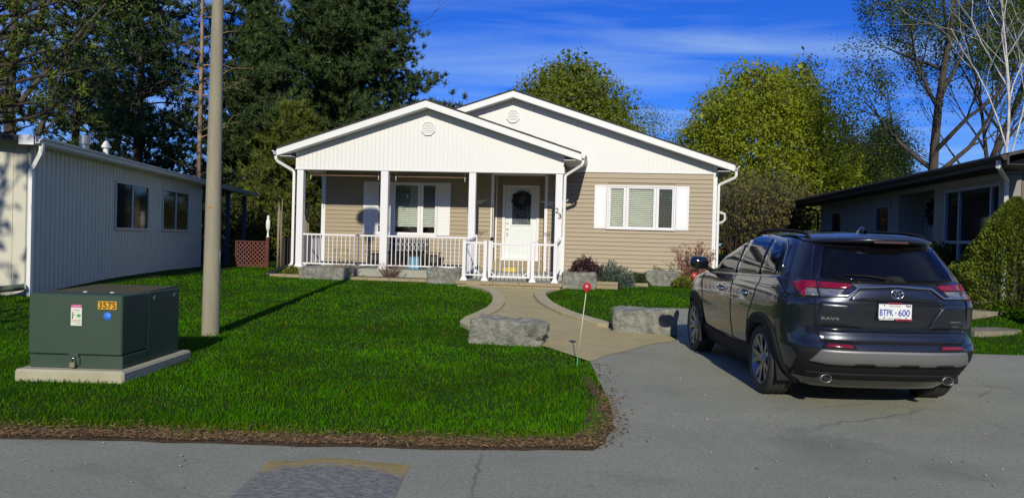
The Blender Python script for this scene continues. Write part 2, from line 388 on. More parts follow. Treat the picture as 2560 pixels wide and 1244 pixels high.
# speed bump with a painted end
def bump_mat():
    m = bpy.data.materials.new('painted_asphalt'); m.use_nodes = True; t = m.node_tree; b = t.nodes['Principled BSDF']; b.inputs['Roughness'].default_value = 0.9
    tc = N(t, 'ShaderNodeTexCoord'); sx = N(t, 'ShaderNodeSeparateXYZ'); t.links.new(tc.outputs['Object'], sx.inputs[0])
    nz = N(t, 'ShaderNodeTexNoise'); nz.inputs['Scale'].default_value = 9; nz.inputs['Detail'].default_value = 8; nz.inputs['Roughness'].default_value = 0.75
    mp_ = N(t, 'ShaderNodeMapping'); mp_.inputs['Scale'].default_value = (.6, 2.2, 1); t.links.new(tc.outputs['Object'], mp_.inputs[0]); t.links.new(mp_.outputs[0], nz.inputs['Vector'])
    # worn paint: full at the far end, fading inwards by noise
    ad = N(t, 'ShaderNodeMath', operation='MULTIPLY_ADD'); ad.inputs[1].default_value = 0.6; t.links.new(nz.outputs[0], ad.inputs[0]); t.links.new(sx.outputs[1], ad.inputs[2])
    r = N(t, 'ShaderNodeMapRange'); r.inputs[1].default_value = -0.06; r.inputs[2].default_value = 0.10; r.inputs[4].default_value = 0.85; t.links.new(ad.outputs[0], r.inputs[0])
    n2 = N(t, 'ShaderNodeTexNoise'); n2.inputs['Scale'].default_value = 34; n2.inputs['Detail'].default_value = 5; n2.inputs['Roughness'].default_value = 0.8; t.links.new(mp_.outputs[0], n2.inputs['Vector'])
    rr = N(t, 'ShaderNodeMapRange'); rr.inputs[1].default_value = 0.44; rr.inputs[2].default_value = 0.68; t.links.new(n2.outputs[0], rr.inputs[0])
    cm = N(t, 'ShaderNodeMix', data_type='RGBA'); cm.inputs['A'].default_value = (0.125, 0.128, 0.11, 1); cm.inputs['B'].default_value = (0.42, 0.42, 0.36, 1); t.links.new(rr.outputs[0], cm.inputs['Factor'])
    x = N(t, 'ShaderNodeMix', data_type='RGBA'); x.inputs['B'].default_value = (0.42, 0.30, 0.07, 1)
    t.links.new(cm.outputs['Result'], x.inputs['A']); t.links.new(r.outputs[0], x.inputs['Factor']); t.links.new(x.outputs['Result'], b.inputs['Base Color'])
    bp = N(t, 'ShaderNodeBump'); bp.inputs['Strength'].default_value = 0.8; bp.inputs['Distance'].default_value = 0.01; t.links.new(n2.outputs[0], bp.inputs['Height']); t.links.new(bp.outputs[0], b.inputs['Normal'])
    return m
BP = []
for i in range(25):
    s_ = i / 24; row = []
    for j in range(40):
        y = -3.2 + 3.2 * j / 39
        e = sstep(-y / .16)
        w = 0.47 + 0.0 * y
        row.append((-w + 2 * w * s_ + 0.03 * y * (1 - s_) * 0, y - 0.05 * (2 * s_ - 1) ** 2 * (y > -0.2), 0.004 + 0.065 * math.sin(math.pi * s_) * e + 0.004))
    BP.append(row)
MB().grid(BP).build('speed_bump', bump_mat(), loc=(-1.12, 5.27, 0), **{'label': 'worn asphalt speed bump with faded yellow paint across its end on the road', 'category': 'speed bump'})

# ================================================================ the bungalow
HX, HY, HYAW = -1.0724, 20.8, -0.11
def H2W(x, y, z=0.0):
    c, s = math.cos(HYAW), math.sin(HYAW); return (HX + c * x - s * y, HY + s * x + c * y, z)
house = thing('bungalow', 'beige sided bungalow with white gables and a covered front porch', 'house', (HX, HY, 0), HYAW)
WY = 1.8                                              # local depth of the main wall
ZB, ZT = 0.72, 3.53
holes = [(3.60, 5.44, 1.95, 3.12), (-3.14, -1.37, 1.62, 3.09), (0.30, 1.82, -9, 3.42)]
def spans(x0, x1, z0, z1, hs):
    sp_ = [(x0, x1)]
    for a, b, c, d in hs:
        if z1 > c + .001 and z0 < d - .001:
            sp_ = [q for u, v in sp_ for q in ((u, min(v, a)), (max(u, b), v)) if q[1] - q[0] > .01]
    return sp_
# sheathing behind the siding
mb = MB(); zs = sorted({0.2, ZT + .02, 1.95, 3.12, 1.62, 3.09, 3.42})
for a, b in zip(zs, zs[1:]):
    for u, v in spans(-4.78, 6.57, a, b, holes): mb.box(u, v, WY, WY + .12, a, b)
mb.box(-4.78, -4.68, WY + .12, 13.4, .2, 3.5); mb.box(6.47, 6.57, WY + .12, 13.4, .2, 3.5); mb.box(-4.78, 6.57, 13.4, 13.5, .2, 3.5)
mb.box(0.18, .30, WY + .12, 2.47, .2, 3.5); mb.box(1.82, 1.94, WY + .12, 2.47, .2, 3.5)
mb.build('wall', SIDING, house)
mb = MB(); mb.box(-4.7, 6.5, WY + .2, 13.3, 3.44, 3.47); mb.build('ceiling', INT, house)
EXPO = 0.12
def lap(mb_, x0, x1, z0, y):
    return mb_.prism([(y, z0 + .003), (y - .030, z0), (y - .030, z0 + .012), (y - .006, z0 + EXPO + .006), (y, z0 + EXPO + .006)], x0, x1, axis='x')
SR = random.Random(77)
def siding_rows(x0, x1, z0, z1, y, hs):
    z = z0
    while z < z1 - .03:
        for u, v in spans(x0, x1, z + .001, z + EXPO - .001, hs):
            k = int(round(z / EXPO)); cuts = [c for c in (-4.7 + 3.66 * q + ((k * 7) % 5) * .73 for q in range(-1, 4)) if u + .4 < c < v - .4]
            ed = [u] + cuts + [v]
            for a, b in zip(ed, ed[1:]): lap(MB(), a + .0012, b - .0012, z + SR.uniform(-.0012, .0012), y).build('siding_board', SIDING, house)
        z += EXPO
h2 = [(3.585, 5.455, 1.93, 3.14), (-3.155, -1.355, 1.60, 3.11), (0.242, 1.873, -9, 3.42)]
siding_rows(-4.70, 6.50, ZB, 3.50, WY, h2)
siding_rows(0.345, 1.785, 0.72, 3.40, 2.35, [(0.50, 1.60, .93, 3.15)])
mb = MB()
for u, v, a, b in ((.25, .51, .5, 3.45), (1.59, 1.9, .5, 3.45), (.51, 1.59, 3.14, 3.45), (.51, 1.59, .5, .95)): mb.box(u, v, 2.35, 2.47, a, b)
mb.build('entry_wall', SIDING, house)
mb = MB(); mb.box(.30, 1.82, WY - .01, 2.35, 3.42, 3.45); mb.build('entry_ceiling', WHITE, house)
def trim(x0, x1, y0, y1, z0, z1, name='corner_trim', m=WMETAL): return MB().cbox(x0, x1, y0, y1, z0, z1, .005).build(name, m, house)
trim(-4.82, -4.70, WY - .035, WY + .10, .5, 3.50); trim(6.50, 6.61, WY - .035, WY + .10, .45, 3.56)
trim(.235, .325, WY - .035, WY + .02, .66, 3.42); trim(1.79, 1.875, WY - .035, WY + .02, .66, 3.42)
trim(.305, .35, 2.31, 2.35, .86, 3.42); trim(1.78, 1.815, 2.31, 2.35, .86, 3.42)
trim(.325, 1.79, WY - .03, WY, 3.40, 3.43, 'head_trim')
trim(-4.70, 6.62, WY - .03, WY, 3.515, 3.56, 'frieze', WHITEG)
trim(2.45, 6.50, WY - .02, WY + .03, .66, .72, 'starter_strip', SIDING)
MB().box(-4.75, 6.55, WY + .01, WY + .2, .1, .68).build('foundation', SLAB, house)
# gables of narrow vertical boards
def roofz(x, apex, za, sl): return za - sl * abs(x - apex)
PA, PZ, PS = -1.262, 5.136, 0.3275
MA, MZ, MS = 0.838, 5.745, 0.3235
def gable(x0, x1, zb, y, apex, za, sl, pitch, m):
    # solid back
    poly = [(x0, zb), (x1, zb), (x1, roofz(x1, apex, za, sl) - .17), (apex, za - .17), (x0, roofz(x0, apex, za, sl) - .17)]
    if not (x0 < apex < x1): poly.pop(3)
    MB().prism(poly, y, y + .12).build('gable_wall', m, house)
    x = x0
    rng = random.Random(5)
    while x < x1 - .005:
        a, b = x + .0025, min(x + pitch - .0025, x1)
        top = lambda q: roofz(q, apex, za, sl) - .172
        p = [(a, zb), (b, zb), (b, top(b))] + ([(apex, za - .172)] if a < apex < b else []) + [(a, top(a))]
        mb_ = MB().prism(p, y - .014, y + .001)
        # rounded bead along the joint
        mb_.box(b - .012, b, y - .017, y - .0135, zb + .002, min(top(b), top(b - .012)) - .004)
        mb_.build('gable_board', m, house)
        x += pitch
gable(-4.92, 2.41, 3.337, 0.0, PA, PZ, PS, 0.117, WHITEG)
gable(-1.6, 6.60, 3.562, WY, MA, MZ, MS, 0.126, WHITEG)
trim(-4.93, 2.42, -.022, .13, 3.305, 3.345, 'gable_base_trim', WHITEG)
# porch beam and ceiling
MB().box(-4.90, 2.40, .02, .20, 3.325, 3.50).build('porch_beam', WHITE, house)
MB().box(-4.90, -4.72, .20, WY, 3.325, 3.50).build('porch_beam', WHITE, house); MB().box(2.22, 2.40, .20, WY, 3.325, 3.50).build('porch_beam', WHITE, house)
mb = MB()
for k in range(12): mb.cbox(-4.72 + .578 * k + .003, -4.72 + .578 * (k + 1) - .003, .20, WY - .03, 3.425, 3.45, .004)
o_ = mb.build('porch_ceiling', WHITE, house)
# roofs
def roof(xl, xr, apex, za, sl, y0, y1):
    zl, zr = roofz(xl, apex, za, sl), roofz(xr, apex, za, sl)
    for (xa, xb) in ((xl, apex), (apex, xr)):
        A, B = (xa, roofz(xa, apex, za, sl)), (xb, roofz(xb, apex, za, sl))
        MB().prism([(A[0], A[1] + .002), (B[0], B[1] + .002), (B[0], B[1] + .035), (A[0], A[1] + .035)], y0 - .03, y1).build('roof_slope', SHINGLE, house)
        MB().prism([(A[0], A[1] - .15), (B[0], B[1] - .15), (B[0], B[1] - .001), (A[0], A[1] - .001)], y0 + .3, y1).build('roof_deck', WHITE, house)
        MB().prism([(A[0], A[1] - .168), (B[0], B[1] - .168), (B[0], B[1]), (A[0], A[1])], y0 - .025, y0).build('rake_fascia', WHITE, house)
        # vented soffit panels under the rake
        n = 22
        for k in range(n):
            u0, u1 = xa + (xb - xa) * k / n + .002, xa + (xb - xa) * (k + 1) / n - .002
            za_, zb_ = roofz(u0, apex, za, sl) - .15, roofz(u1, apex, za, sl) - .15
            MB().prism([(u0, za_ - .012), (u1, zb_ - .012), (u1, zb_), (u0, za_)], y0 + .001, y0 + .345).build('soffit_panel', WHITE, house)
        # starter courses of shingle along the rake, each tab a little uneven
        nn = int(abs(xb - xa) / .30); rg = random.Random(nn)
        for k in range(nn):
            u0, u1 = xa + (xb - xa) * k / nn, xa + (xb - xa) * (k + 1) / nn
            j = rg.uniform(0, .012)
            MB().prism([(u0, roofz(u0, apex, za, sl) + .036), (u1, roofz(u1, apex, za, sl) + .036), (u1, roofz(u1, apex, za, sl) + .048 + j * .4), (u0, roofz(u0, apex, za, sl) + .046 + j * .4)], y0 - .035 - j, y0 + .25).build('shingle', SHINGLE, house)
roof(-5.32, 2.85, PA, PZ, PS, -.35, 3.0)
roof(-5.34, 7.02, MA, MZ, MS, 1.45, 13.8)
def eave(x0, x1, y0, y1, z, sgn, fz):
    # boxed soffit and gutter along a side eave
    MB().box(min(x0, x1), max(x0, x1), y0, y1, z - .012, z).build('eave_soffit', WHITE, house)
    MB().box(x1 - .012, x1 + .012, y0, y1, z, fz).build('eave_fascia', WHITE, house)
    a = x1 + sgn * .014
    pr = [(a, fz - .02), (a, fz - .12), (a + sgn * .07, fz - .12), (a + sgn * .085, fz - .06), (a + sgn * .12, fz - .045), (a + sgn * .125, fz - .015), (a + sgn * .11, fz - .015), (a + sgn * .105, fz - .035), (a + sgn * .07, fz - .05), (a + sgn * .06, fz - .108), (a + sgn * .012, fz - .108), (a + sgn * .012, fz - .02)]
    MB().prism(pr if sgn > 0 else pr[::-1], y0 - .04, y1).build('gutter', WHITE, house)
eave(2.41, 2.85, -.32, 1.78, 3.645, 1, 3.80)
eave(-4.92, -5.32, -.32, 1.78, 3.645, -1, 3.80)
eave(6.58, 7.02, 1.48, 13.6, 3.59, 1, 3.745)
eave(-4.80, -5.34, 3.1, 13.6, 3.59, -1, 3.74)
def downspout(pts): return MB().tube(pts, .046, 4, smooth=False, square=True).build('downspout', WHITE, house)
downspout([(2.90, -.25, 3.68), (2.90, -.25, 3.58), (2.87, -.24, 3.53), (2.80, -.2, 3.48), (2.50, -.06, 3.30), (2.455, -.04, 3.26), (2.44, -.04, 3.20), (2.44, -.04, .64)])
downspout([(-5.38, -.25, 3.69), (-5.38, -.25, 3.57), (-5.34, -.22, 3.50), (-4.99, -.04, 3.28), (-4.955, -.03, 3.24), (-4.95, -.03, 3.16), (-4.95, -.03, .78), (-4.97, -.05, .70), (-5.03, -.1, .66)])
downspout([(7.08, 1.55, 3.62), (7.08, 1.56, 3.47), (7.05, 1.58, 3.42), (6.72, 1.74, 3.26), (6.665, 1.76, 3.23), (6.655, 1.76, 3.17), (6.655, 1.76, .6)])
# octagonal gable vents
def vent(x, z, y):
    R_ = .205; r_ = .165
    fr = [(x + R_ * math.cos(math.pi / 8 + k * math.pi / 4), z + R_ * math.sin(math.pi / 8 + k * math.pi / 4)) for k in range(8)]
    fi = [(x + r_ * math.cos(math.pi / 8 + k * math.pi / 4), z + r_ * math.sin(math.pi / 8 + k * math.pi / 4)) for k in range(8)]
    vs = [(u, y - .05, v) for u, v in fr] + [(u, y - .05, v) for u, v in fi] + [(u, y - .012, v) for u, v in fr] + [(u, y - .02, v) for u, v in fi]
    fs = []
    for k in range(8):
        q = (k + 1) % 8; fs += [(k, q, 8 + q, 8 + k), (k + 16, q + 16, q, k), (8 + k, 8 + q, 24 + q, 24 + k)]
    fs.append(tuple(24 + k for k in range(8)))
    o = MB().add(vs, fs).build('gable_vent', WHITE, house)
    for k in range(7):
        zz = z - .135 + .045 * k; hw = min(r_ * .92, r_ * 1.24 - abs(zz - z + .01)) * .96
        MB().prism([(y - .045, zz - .018), (y - .041, zz - .021), (y - .022, zz + .016), (y - .026, zz + .019)], x - hw, x + hw, axis='x').build('louver', WHITE, o)
vent(-1.255, 4.46, -.012); vent(.815, 5.09, WY - .012)
# windows
def window(x0, x1, z0, z1, panes, y=WY, blind_bottom=None, screen=None):
    fy = y - .055
    w = MB()
    c = .05
    w.cbox(x0, x1, fy, y + .03, z1 - c, z1, .006); w.cbox(x0, x1, fy - .02, y + .03, z0, z0 + c, .006)
    w.cbox(x0, x0 + c, fy, y + .03, z0 + c, z1 - c, .006); w.cbox(x1 - c, x1, fy, y + .03, z0 + c, z1 - c, .006)
    fr = w.build('window', WMETAL, house)
    edges = [x0 + c] + [(panes[k][1] + panes[k + 1][0]) / 2 for k in range(len(panes) - 1)] + [x1 - c]
    for k, (a, b, za, zb) in enumerate(panes):
        s_ = MB(); l, r = edges[k] + .002, edges[k + 1] - .002; sy = fy + .018
        s_.cbox(l, a, sy, y + .02, z0 + c, z1 - c, .006); s_.cbox(b, r, sy, y + .02, z0 + c, z1 - c, .006)
        s_.cbox(a, b, sy + .002, y + .018, z0 + c, za, .006); s_.cbox(a, b, sy + .002, y + .018, zb, z1 - c, .006)
        s_.build('sash', WMETAL, fr)
        MB().box(a - .005, b + .005, y - .012, y - .008, za - .005, zb + .005).build('pane', PANE, fr)
        bl = MB(); z = zb; bot = (blind_bottom if blind_bottom else za)
        bl.box(a - .03, b + .03, y + .03, y + .06, zb - .03, zb + .02)
        z = zb - .05
        while z > bot:
            bl.prism([(y + .028, z - .021), (y + .031, z - .022), (y + .052, z + .016), (y + .049, z + .017)], a - .03, b + .03, axis='x'); z -= .054
        bl.cbox(a - .03, b + .03, y + .028, y + .052, bot - .012, bot + .014, .003)
        bo = bl.build('blind', BLIND, fr); bo['kind'] = 'stuff'
        if screen == k:
            sc = MB(); g = .0095
            xx = a
            while xx < b: sc.box(xx, xx + .0048, y + .006, y + .007, za, zb); xx += g
            o = sc.build('insect_screen', SCREEN, fr); o['kind'] = 'stuff'
            o['label'] = 'dark insect screen behind the right pane'
    MB().box(x0 - .3, x1 + .3, y + 1.2, y + 1.22, z0 - .5, z1 + .2).build('room_wall', INT, house)
    return fr
window(3.555, 5.48, 1.907, 3.165, [(3.665, 4.02, 1.99, 3.07), (4.175, 4.86, 1.99, 3.07), (5.018, 5.382, 1.99, 3.07)], screen=2)
window(-3.18, -1.33, 1.58, 3.13, [(-3.09, -2.745, 1.675, 3.055), (-2.59, -1.915, 1.675, 3.055), (-1.75, -1.405, 1.675, 3.055)], blind_bottom=1.86)
def shutter(x0, x1, z0, z1, y=WY):
    s_ = MB(); st = .055
    s_.cbox(x0, x0 + st, y - .045, y - .018, z0, z1, .005); s_.cbox(x1 - st, x1, y - .045, y - .018, z0, z1, .005)
    s_.cbox(x0 + st, x1 - st, y - .0448, y - .018, z0, z0 + .07, .005); s_.cbox(x0 + st, x1 - st, y - .0448, y - .018, z1 - .07, z1, .005)
    s_.box(x0 + .02, x1 - .02, y - .022, y - .016, z0 + .02, z1 - .02)
    o = s_.build('shutter', WMETAL, house)
    z = z0 + .095
    me = MB().prism([(0, -.021), (-.017, -.024), (-.013, .018), (0, .022)], x0 + st, x1 - st, axis='x').mesh('shutter_louver', WMETAL)
    while z < z1 - .08:
        link('louver', me, o, (0, y - .022, z)); z += .046
shutter(3.204, 3.548, 1.92, 3.162); shutter(5.487, 5.85, 1.92, 3.162)
shutter(-3.545, -3.187, 1.60, 3.14); shutter(-1.323, -.952, 1.60, 3.132)
# front door
DY = 2.35
d = MB()
d.cbox(.508, .60, DY - .04, DY + .08, .95, 3.15, .008); d.cbox(1.52, 1.60, DY - .04, DY + .08, .95, 3.15, .008); d.cbox(.60, 1.52, DY - .039, DY + .08, 3.065, 3.15, .008)
d.cbox(.50, 1.61, DY - .12, DY + .08, .93, .985, .006)
d.build('door_frame', WMETAL, house)
DOORM = mat('white_door_paint', (0.72, 0.76, 0.76), 0.35)
GX0, GX1, GZ0, GZ1 = .80, 1.345, 1.995, 2.895
d = MB(); dy0, dy1 = DY + .012, DY + .055
d.cbox(.605, GX0 - .03, dy0, dy1, .99, 3.06, .004); d.cbox(GX1 + .03, 1.515, dy0, dy1, .99, 3.06, .004)
d.box(GX0 - .03, GX1 + .03, dy0, dy1, .99, GZ0 - .03); d.box(GX0 - .03, GX1 + .03, dy0, dy1, GZ1 + .03, 3.06)
for a, b in ((.71, 1.03), (1.09, 1.41)):    # raised lower panels
    for u0, u1, v0, v1 in ((a, b, 1.15, 1.17), (a, b, 1.82, 1.84), (a, a + .02, 1.17, 1.82), (b - .02, b, 1.17, 1.82)): d.cbox(u0, u1, dy0 - .009, dy0 + .002, v0, v1, .003)
    d.cbox(a + .05, b - .05, dy0 - .006, dy0 + .002, 1.22, 1.77, .005)
for u0, u1, v0, v1 in ((GX0 - .04, GX1 + .04, GZ0 - .04, GZ0), (GX0 - .04, GX1 + .04, GZ1, GZ1 + .04), (GX0 - .04, GX0, GZ0, GZ1), (GX1, GX1 + .04, GZ0, GZ1)): d.cbox(u0, u1, dy0 - .014, dy0 + .006, v0, v1, .004)
door = d.build('front_door', DOORM, house)
MB().box(GX0 - .01, GX1 + .01, dy0 + .012, dy0 + .018, GZ0 - .01, GZ1 + .01).build('door_glass', mat('leaded_glass', (0.028, 0.036, 0.045), 0.22, var=0.8, vscale=16, vcol=(0.055, 0.07, 0.085), bump=0.5, bscale=60), door)
LEAD = mat('lead_came', (0.33, 0.36, 0.38), 0.35, metal=0.7)
c = MB(); yl = dy0 + .008
def came(p): c.tube([(x, yl, z) for x, z in p], .0055, 5, smooth=False)
gm = (GX0 + GX1) / 2
came([(GX0 + .045, GZ0 + .045), (GX1 - .045, GZ0 + .045), (GX1 - .045, GZ1 - .06), (GX0 + .045, GZ1 - .06), (GX0 + .045, GZ0 + .045)])
came([(GX0 + .105, GZ0 + .105), (GX1 - .105, GZ0 + .105)]); came([(GX0 + .105, GZ0 + .045), (GX0 + .105, GZ1 - .25)]); came([(GX1 - .105, GZ0 + .045), (GX1 - .105, GZ1 - .25)])
for k in range(5): came([(GX0 + .045 + .0825 * (k + .5), GZ0), (GX0 + .045 + .0825 * (k + .5), GZ0 + .105)])
for k in range(4): came([(GX0 + .045, GZ0 + .22 + .14 * k), (GX0 + .105, GZ0 + .22 + .14 * k)]); came([(GX1 - .105, GZ0 + .22 + .14 * k), (GX1 - .045, GZ0 + .22 + .14 * k)])
came([(gm, GZ0 + .24), (gm - .05, GZ0 + .31), (gm - .075, GZ0 + .37), (gm - .06, GZ0 + .41), (gm - .025, GZ0 + .41), (gm, GZ0 + .375), (gm + .025, GZ0 + .41), (gm + .06, GZ0 + .41), (gm + .075, GZ0 + .37), (gm + .05, GZ0 + .31), (gm, GZ0 + .24)])
came([(GX0 + .105, GZ0 + .45), (gm - .06, GZ0 + .41)]); came([(GX1 - .105, GZ0 + .45), (gm + .06, GZ0 + .41)])
c.build('leading', LEAD, door)
MB().lathe([(.0, -.005), (.03, -.004), (.032, .006), (.02, .016), (0, .018)], 14).build('deadbolt', BRASS, door, (.665, dy0 - .004, 2.03)).rotation_euler = (math.pi / 2, 0, 0)
h = MB(); h.lathe([(0, -.004), (.034, -.003), (.034, .006), (.022, .014), (0, .016)], 14)
k_ = h.build('handle_plate', BRASS, door, (.665, dy0 - .004, 1.865)); k_.rotation_euler = (math.pi / 2, 0, 0)
MB().tube([(.665, dy0 - .01, 1.84), (.665, dy0 - .05, 1.82), (.668, dy0 - .06, 1.74), (.668, dy0 - .05, 1.66), (.668, dy0 - .005, 1.64)], .012, 8).build('handle', BRASS, door)
# floor slab, landing, door step
MB().cbox(-4.98, 2.48, -.13, WY + .02, .30, .655, .012).build('porch_slab', SLAB, house)
MB().cbox(.36, 1.80, 1.45, 2.34, .655, .93, .01).build('door_step', STONE, house)
MB().cbox(.45, 1.72, 1.10, 1.449, .656, .80, .01).build('door_step', STONE, house)
MB().cbox(-.05, 2.50, -1.58, -.131, .20, .505, .01).build('landing', SLAB, house)
for x0, x1 in ((-.10, .82), (.828, 1.46), (1.468, 2.52)): MB().cbox(x0, x1, -1.79, -1.52, .432, .512, .008).build('cap_stone', STONE, house)
for x0, x1 in ((-.06, .32), (.326, .53), (.536, .74), (.746, 1.37), (1.376, 1.58), (1.586, 1.79), (1.796, 2.47)): MB().cbox(x0, x1, -1.76, -1.6, .26, .431, .008).build('riser_stone', STONE, house)
# porch posts
def post(x, w, y=0.095):
    p = MB(); h_ = w / 2
    p.cbox(x - h_, x + h_, y - h_, y + h_, .66, 3.304, .008)
    o = p.build('porch_post', WMETAL, house)
    b = MB(); g = h_ + .028
    b.add([(x - g, y - g, .656), (x + g, y - g, .656), (x + g, y + g, .656), (x - g, y + g, .656), (x - h_ - .006, y - h_ - .006, .715), (x + h_ + .006, y - h_ - .006, .715), (x + h_ + .006, y + h_ + .006, .715), (x - h_ - .006, y + h_ + .006, .715)],
          [(0, 1, 5, 4), (1, 2, 6, 5), (2, 3, 7, 6), (3, 0, 4, 7), (4, 5, 6, 7)])
    b.build('post_base', WMETAL, o)
    return o
post(-4.795, .18); post(-2.43, .205); post(-.03, .185)
numpost = post(2.285, .185)
NUM = mat('house_number_black', (0.012, 0.012, 0.014), 0.4)
for ch, x, z in (('2', 2.245, 2.34), ('3', 2.318, 2.19)):
    link('number', text_mesh(ch, .19, .004, NUM, width=.092, bold=.002), numpost, (x, -.004, z))
def sq(mb_, x, y, z0, z1, w): return mb_.cbox(x - w / 2, x + w / 2, y - w / 2, y + w / 2, z0, z1, .004)
def railing(p0, p1, zt0, zt1, hgt, parent, legs=(), n=None, name='railing'):
    """rail from p0 to p1 (x,y), top heights zt0/zt1, height between the rails hgt, square balusters"""
    p0, p1 = Vector((*p0, 0)), Vector((*p1, 0)); L_ = (p1 - p0).length; dv = (p1 - p0) / L_
    r = MB(); nrm = Vector((-dv.y, dv.x, 0))
    def bar(za, zb, w, h_, caplift=0):
        vs = []
        for q, z in ((p0, za), (p1, zb)):
            for a, b in ((-w / 2, 0), (w / 2, 0), (w / 2, h_), (w / 4, h_ + caplift), (-w / 4, h_ + caplift), (-w / 2, h_)):
                vs.append((q.x + nrm.x * a, q.y + nrm.y * a, z + b))
        r.add(vs, [(5, 4, 3, 2, 1, 0), (6, 7, 8, 9, 10, 11)] + [(i, (i + 1) % 6, 6 + (i + 1) % 6, 6 + i) for i in range(6)])
    bar(zt0 - .045, zt1 - .045, .05, .035, .01); root = r.build(name, WMETAL, parent)
    r = MB(); bar(zt0 - hgt, zt1 - hgt, .042, .034); r.build('bottom_rail', WMETAL, root)
    n = n or max(2, round(L_ / .118)); w = .019
    me = MB().box(-w / 2, w / 2, -w / 2, w / 2, -hgt + .034, -.045).mesh('baluster', WMETAL)
    ang = math.atan2(dv.y, dv.x)
    for k in range(1, n):
        s_ = k / n; q = p0 + dv * (L_ * s_)
        link('baluster', me, root, (q.x, q.y, zt0 + (zt1 - zt0) * s_), (0, 0, ang))
    for s_ in legs:
        q = p0 + dv * (L_ * s_); MB().cbox(q.x - .013, q.x + .013, q.y - .013, q.y + .013, .655, zt0 + (zt1 - zt0) * s_ - hgt + .002, .002).build('rail_leg', WMETAL, root)
    return root
railing((-4.70, .095), (-2.535, .095), 1.572, 1.572, .835, house)
railing((-2.325, .095), (-.125, .095), 1.575, 1.578, .835, house, legs=(.56,))
railing((-4.795, .19), (-4.795, 1.77), 1.572, 1.572, .835, house)
def gpost(x, y, z0, z1, w=.085):
    p = MB(); sq(p, x, y, z0, z1 - .03, w)
    p.add([(x - w / 2 - .006, y - w / 2 - .006, z1 - .03), (x + w / 2 + .006, y - w / 2 - .006, z1 - .03), (x + w / 2 + .006, y + w / 2 + .006, z1 - .03), (x - w / 2 - .006, y + w / 2 + .006, z1 - .03), (x, y, z1)], [(0, 1, 4), (1, 2, 4), (2, 3, 4), (3, 0, 4), (3, 2, 1, 0)])
    g, t = w / 2 + .045, w / 2 + .003
    p.add([(x - g, y - g, z0), (x + g, y - g, z0), (x + g, y + g, z0), (x - g, y + g, z0), (x - t, y - t, z0 + .09), (x + t, y - t, z0 + .09), (x + t, y + t, z0 + .09), (x - t, y + t, z0 + .09)], [(0, 1, 5, 4), (1, 2, 6, 5), (2, 3, 7, 6), (3, 0, 4, 7)])
    return p.build('railing_post', WMETAL, house)
GY = -1.5
gpost(.06, GY, .513, 1.525); gpost(.585, GY, .513, 1.52); gpost(1.765, GY, .513, 1.515); gpost(2.315, GY, .513, 1.515)
gpost(.115, -.05, .656, 1.66); gpost(2.36, -.06, .656, 1.655)
railing((.10, GY), (.545, GY), 1.465, 1.465, .83, house, n=4); railing((1.805, GY), (2.275, GY), 1.46, 1.46, .83, house, n=4)
railing((.062, GY + .04), (.112, -.09), 1.475, 1.615, .83, house, n=11); railing((2.316, GY + .04), (2.358, -.10), 1.47, 1.60, .83, house, n=11)
gate = thing('porch_gate', 'white metal baluster gate closed between two posts at the porch step', 'gate', H2W(1.175, GY, 0), HYAW)
g = MB(); g.cbox(-.512, -.44, -.025, .025, .60, 1.50, .005); g.cbox(.455, .53, -.025, .025, .60, 1.49, .005); g.cbox(-.44, .455, -.022, .022, 1.405, 1.45, .005); g.cbox(-.44, .455, -.022, .022, .60, .645, .005)
for s_, x in ((1, -.44), (-1, .455)):
    g.tube([(x, 0, .74), (x + s_ * .10, 0, .64)], .014, 4, smooth=False, square=True); 
g.tube([(-.44, 0, 1.31), (-.34, 0, 1.41)], .012, 4, smooth=False, square=True)
g.build('gate_frame', WMETAL, gate)
me = MB().box(-.0095, .0095, -.0095, .0095, .645, 1.405).mesh('gate_baluster', WMETAL)
for k in range(7): link('baluster', me, gate, (-.44 + .895 * (k + 1) / 8, 0, 0))
# ================================================================ neighbour on the left
CREAM = mat('cream_panel_paint', (0.58, 0.56, 0.45), 0.6, var=0.5, vscale=2.5, vcol=(0.49, 0.475, 0.37))
GREYW = mat('grey_white_trim', (0.62, 0.64, 0.62), 0.5)
DGLASS = mat('dark_window_glass', (0.008, 0.009, 0.009), 0.06, spec=0.3)
lh = thing('mobile_home', 'cream panelled mobile home with a long gutter and two dark windows', 'mobile home', (-8.2413, 13.3, 0), 0.105)
LZ = 2.93
mb = MB()
LW = [(3.60, 5.62, 1.53, 2.60), (6.60, 8.76, 1.53, 2.62)]
zs = [.05, 1.53, 2.60, 2.62, LZ]
for a, b in zip(zs, zs[1:]):
    for u, v in spans(0, 10, a, b, LW): mb.box(-.10, -.02, u, v, a, b)
mb.box(-5, -.10, .02, .12, .05, LZ + .02); mb.box(-5, -.10, 9.9, 10, .05, LZ); mb.box(-5, -4.9, .12, 9.9, .05, LZ)
mb.build('wall', CREAM, lh)
y = .06; k = 0
while y < 9.98:
    w = .172; b = min(y + w, 9.98)
    for za, zb in ((.08, 1.50), (1.50, 2.65), (2.65, LZ)):
        for u, v in spans(y + .006, b - .006, za, zb, [(q[0], q[1], 1.50, 2.65) for q in LW]):
            MB().prism([(-.02, u), (-.02, v), (-.006, v - .006), (0, v - .012), (0, u + .012), (-.006, u + .006)], za, zb, axis='z').build('wall_board', CREAM, lh)
    y += w
x = -4.98
while x < -.09:
    b = min(x + .262, -.02)
    top = LZ + .0 + .06 * min(1, (-x) / 1.0)
    MB().prism([(x + .005, .02), (x + .012, .006), (b - .012, .006), (b - .005, .02)], .10, LZ + .02, axis='z').build('front_board', CREAM, lh)
    x += .262
MB().cbox(-.05, .025, -.03, .075, .05, LZ, .006).build('corner_trim', mat('grey_corner_trim', (0.30, 0.31, 0.30), 0.6), lh)
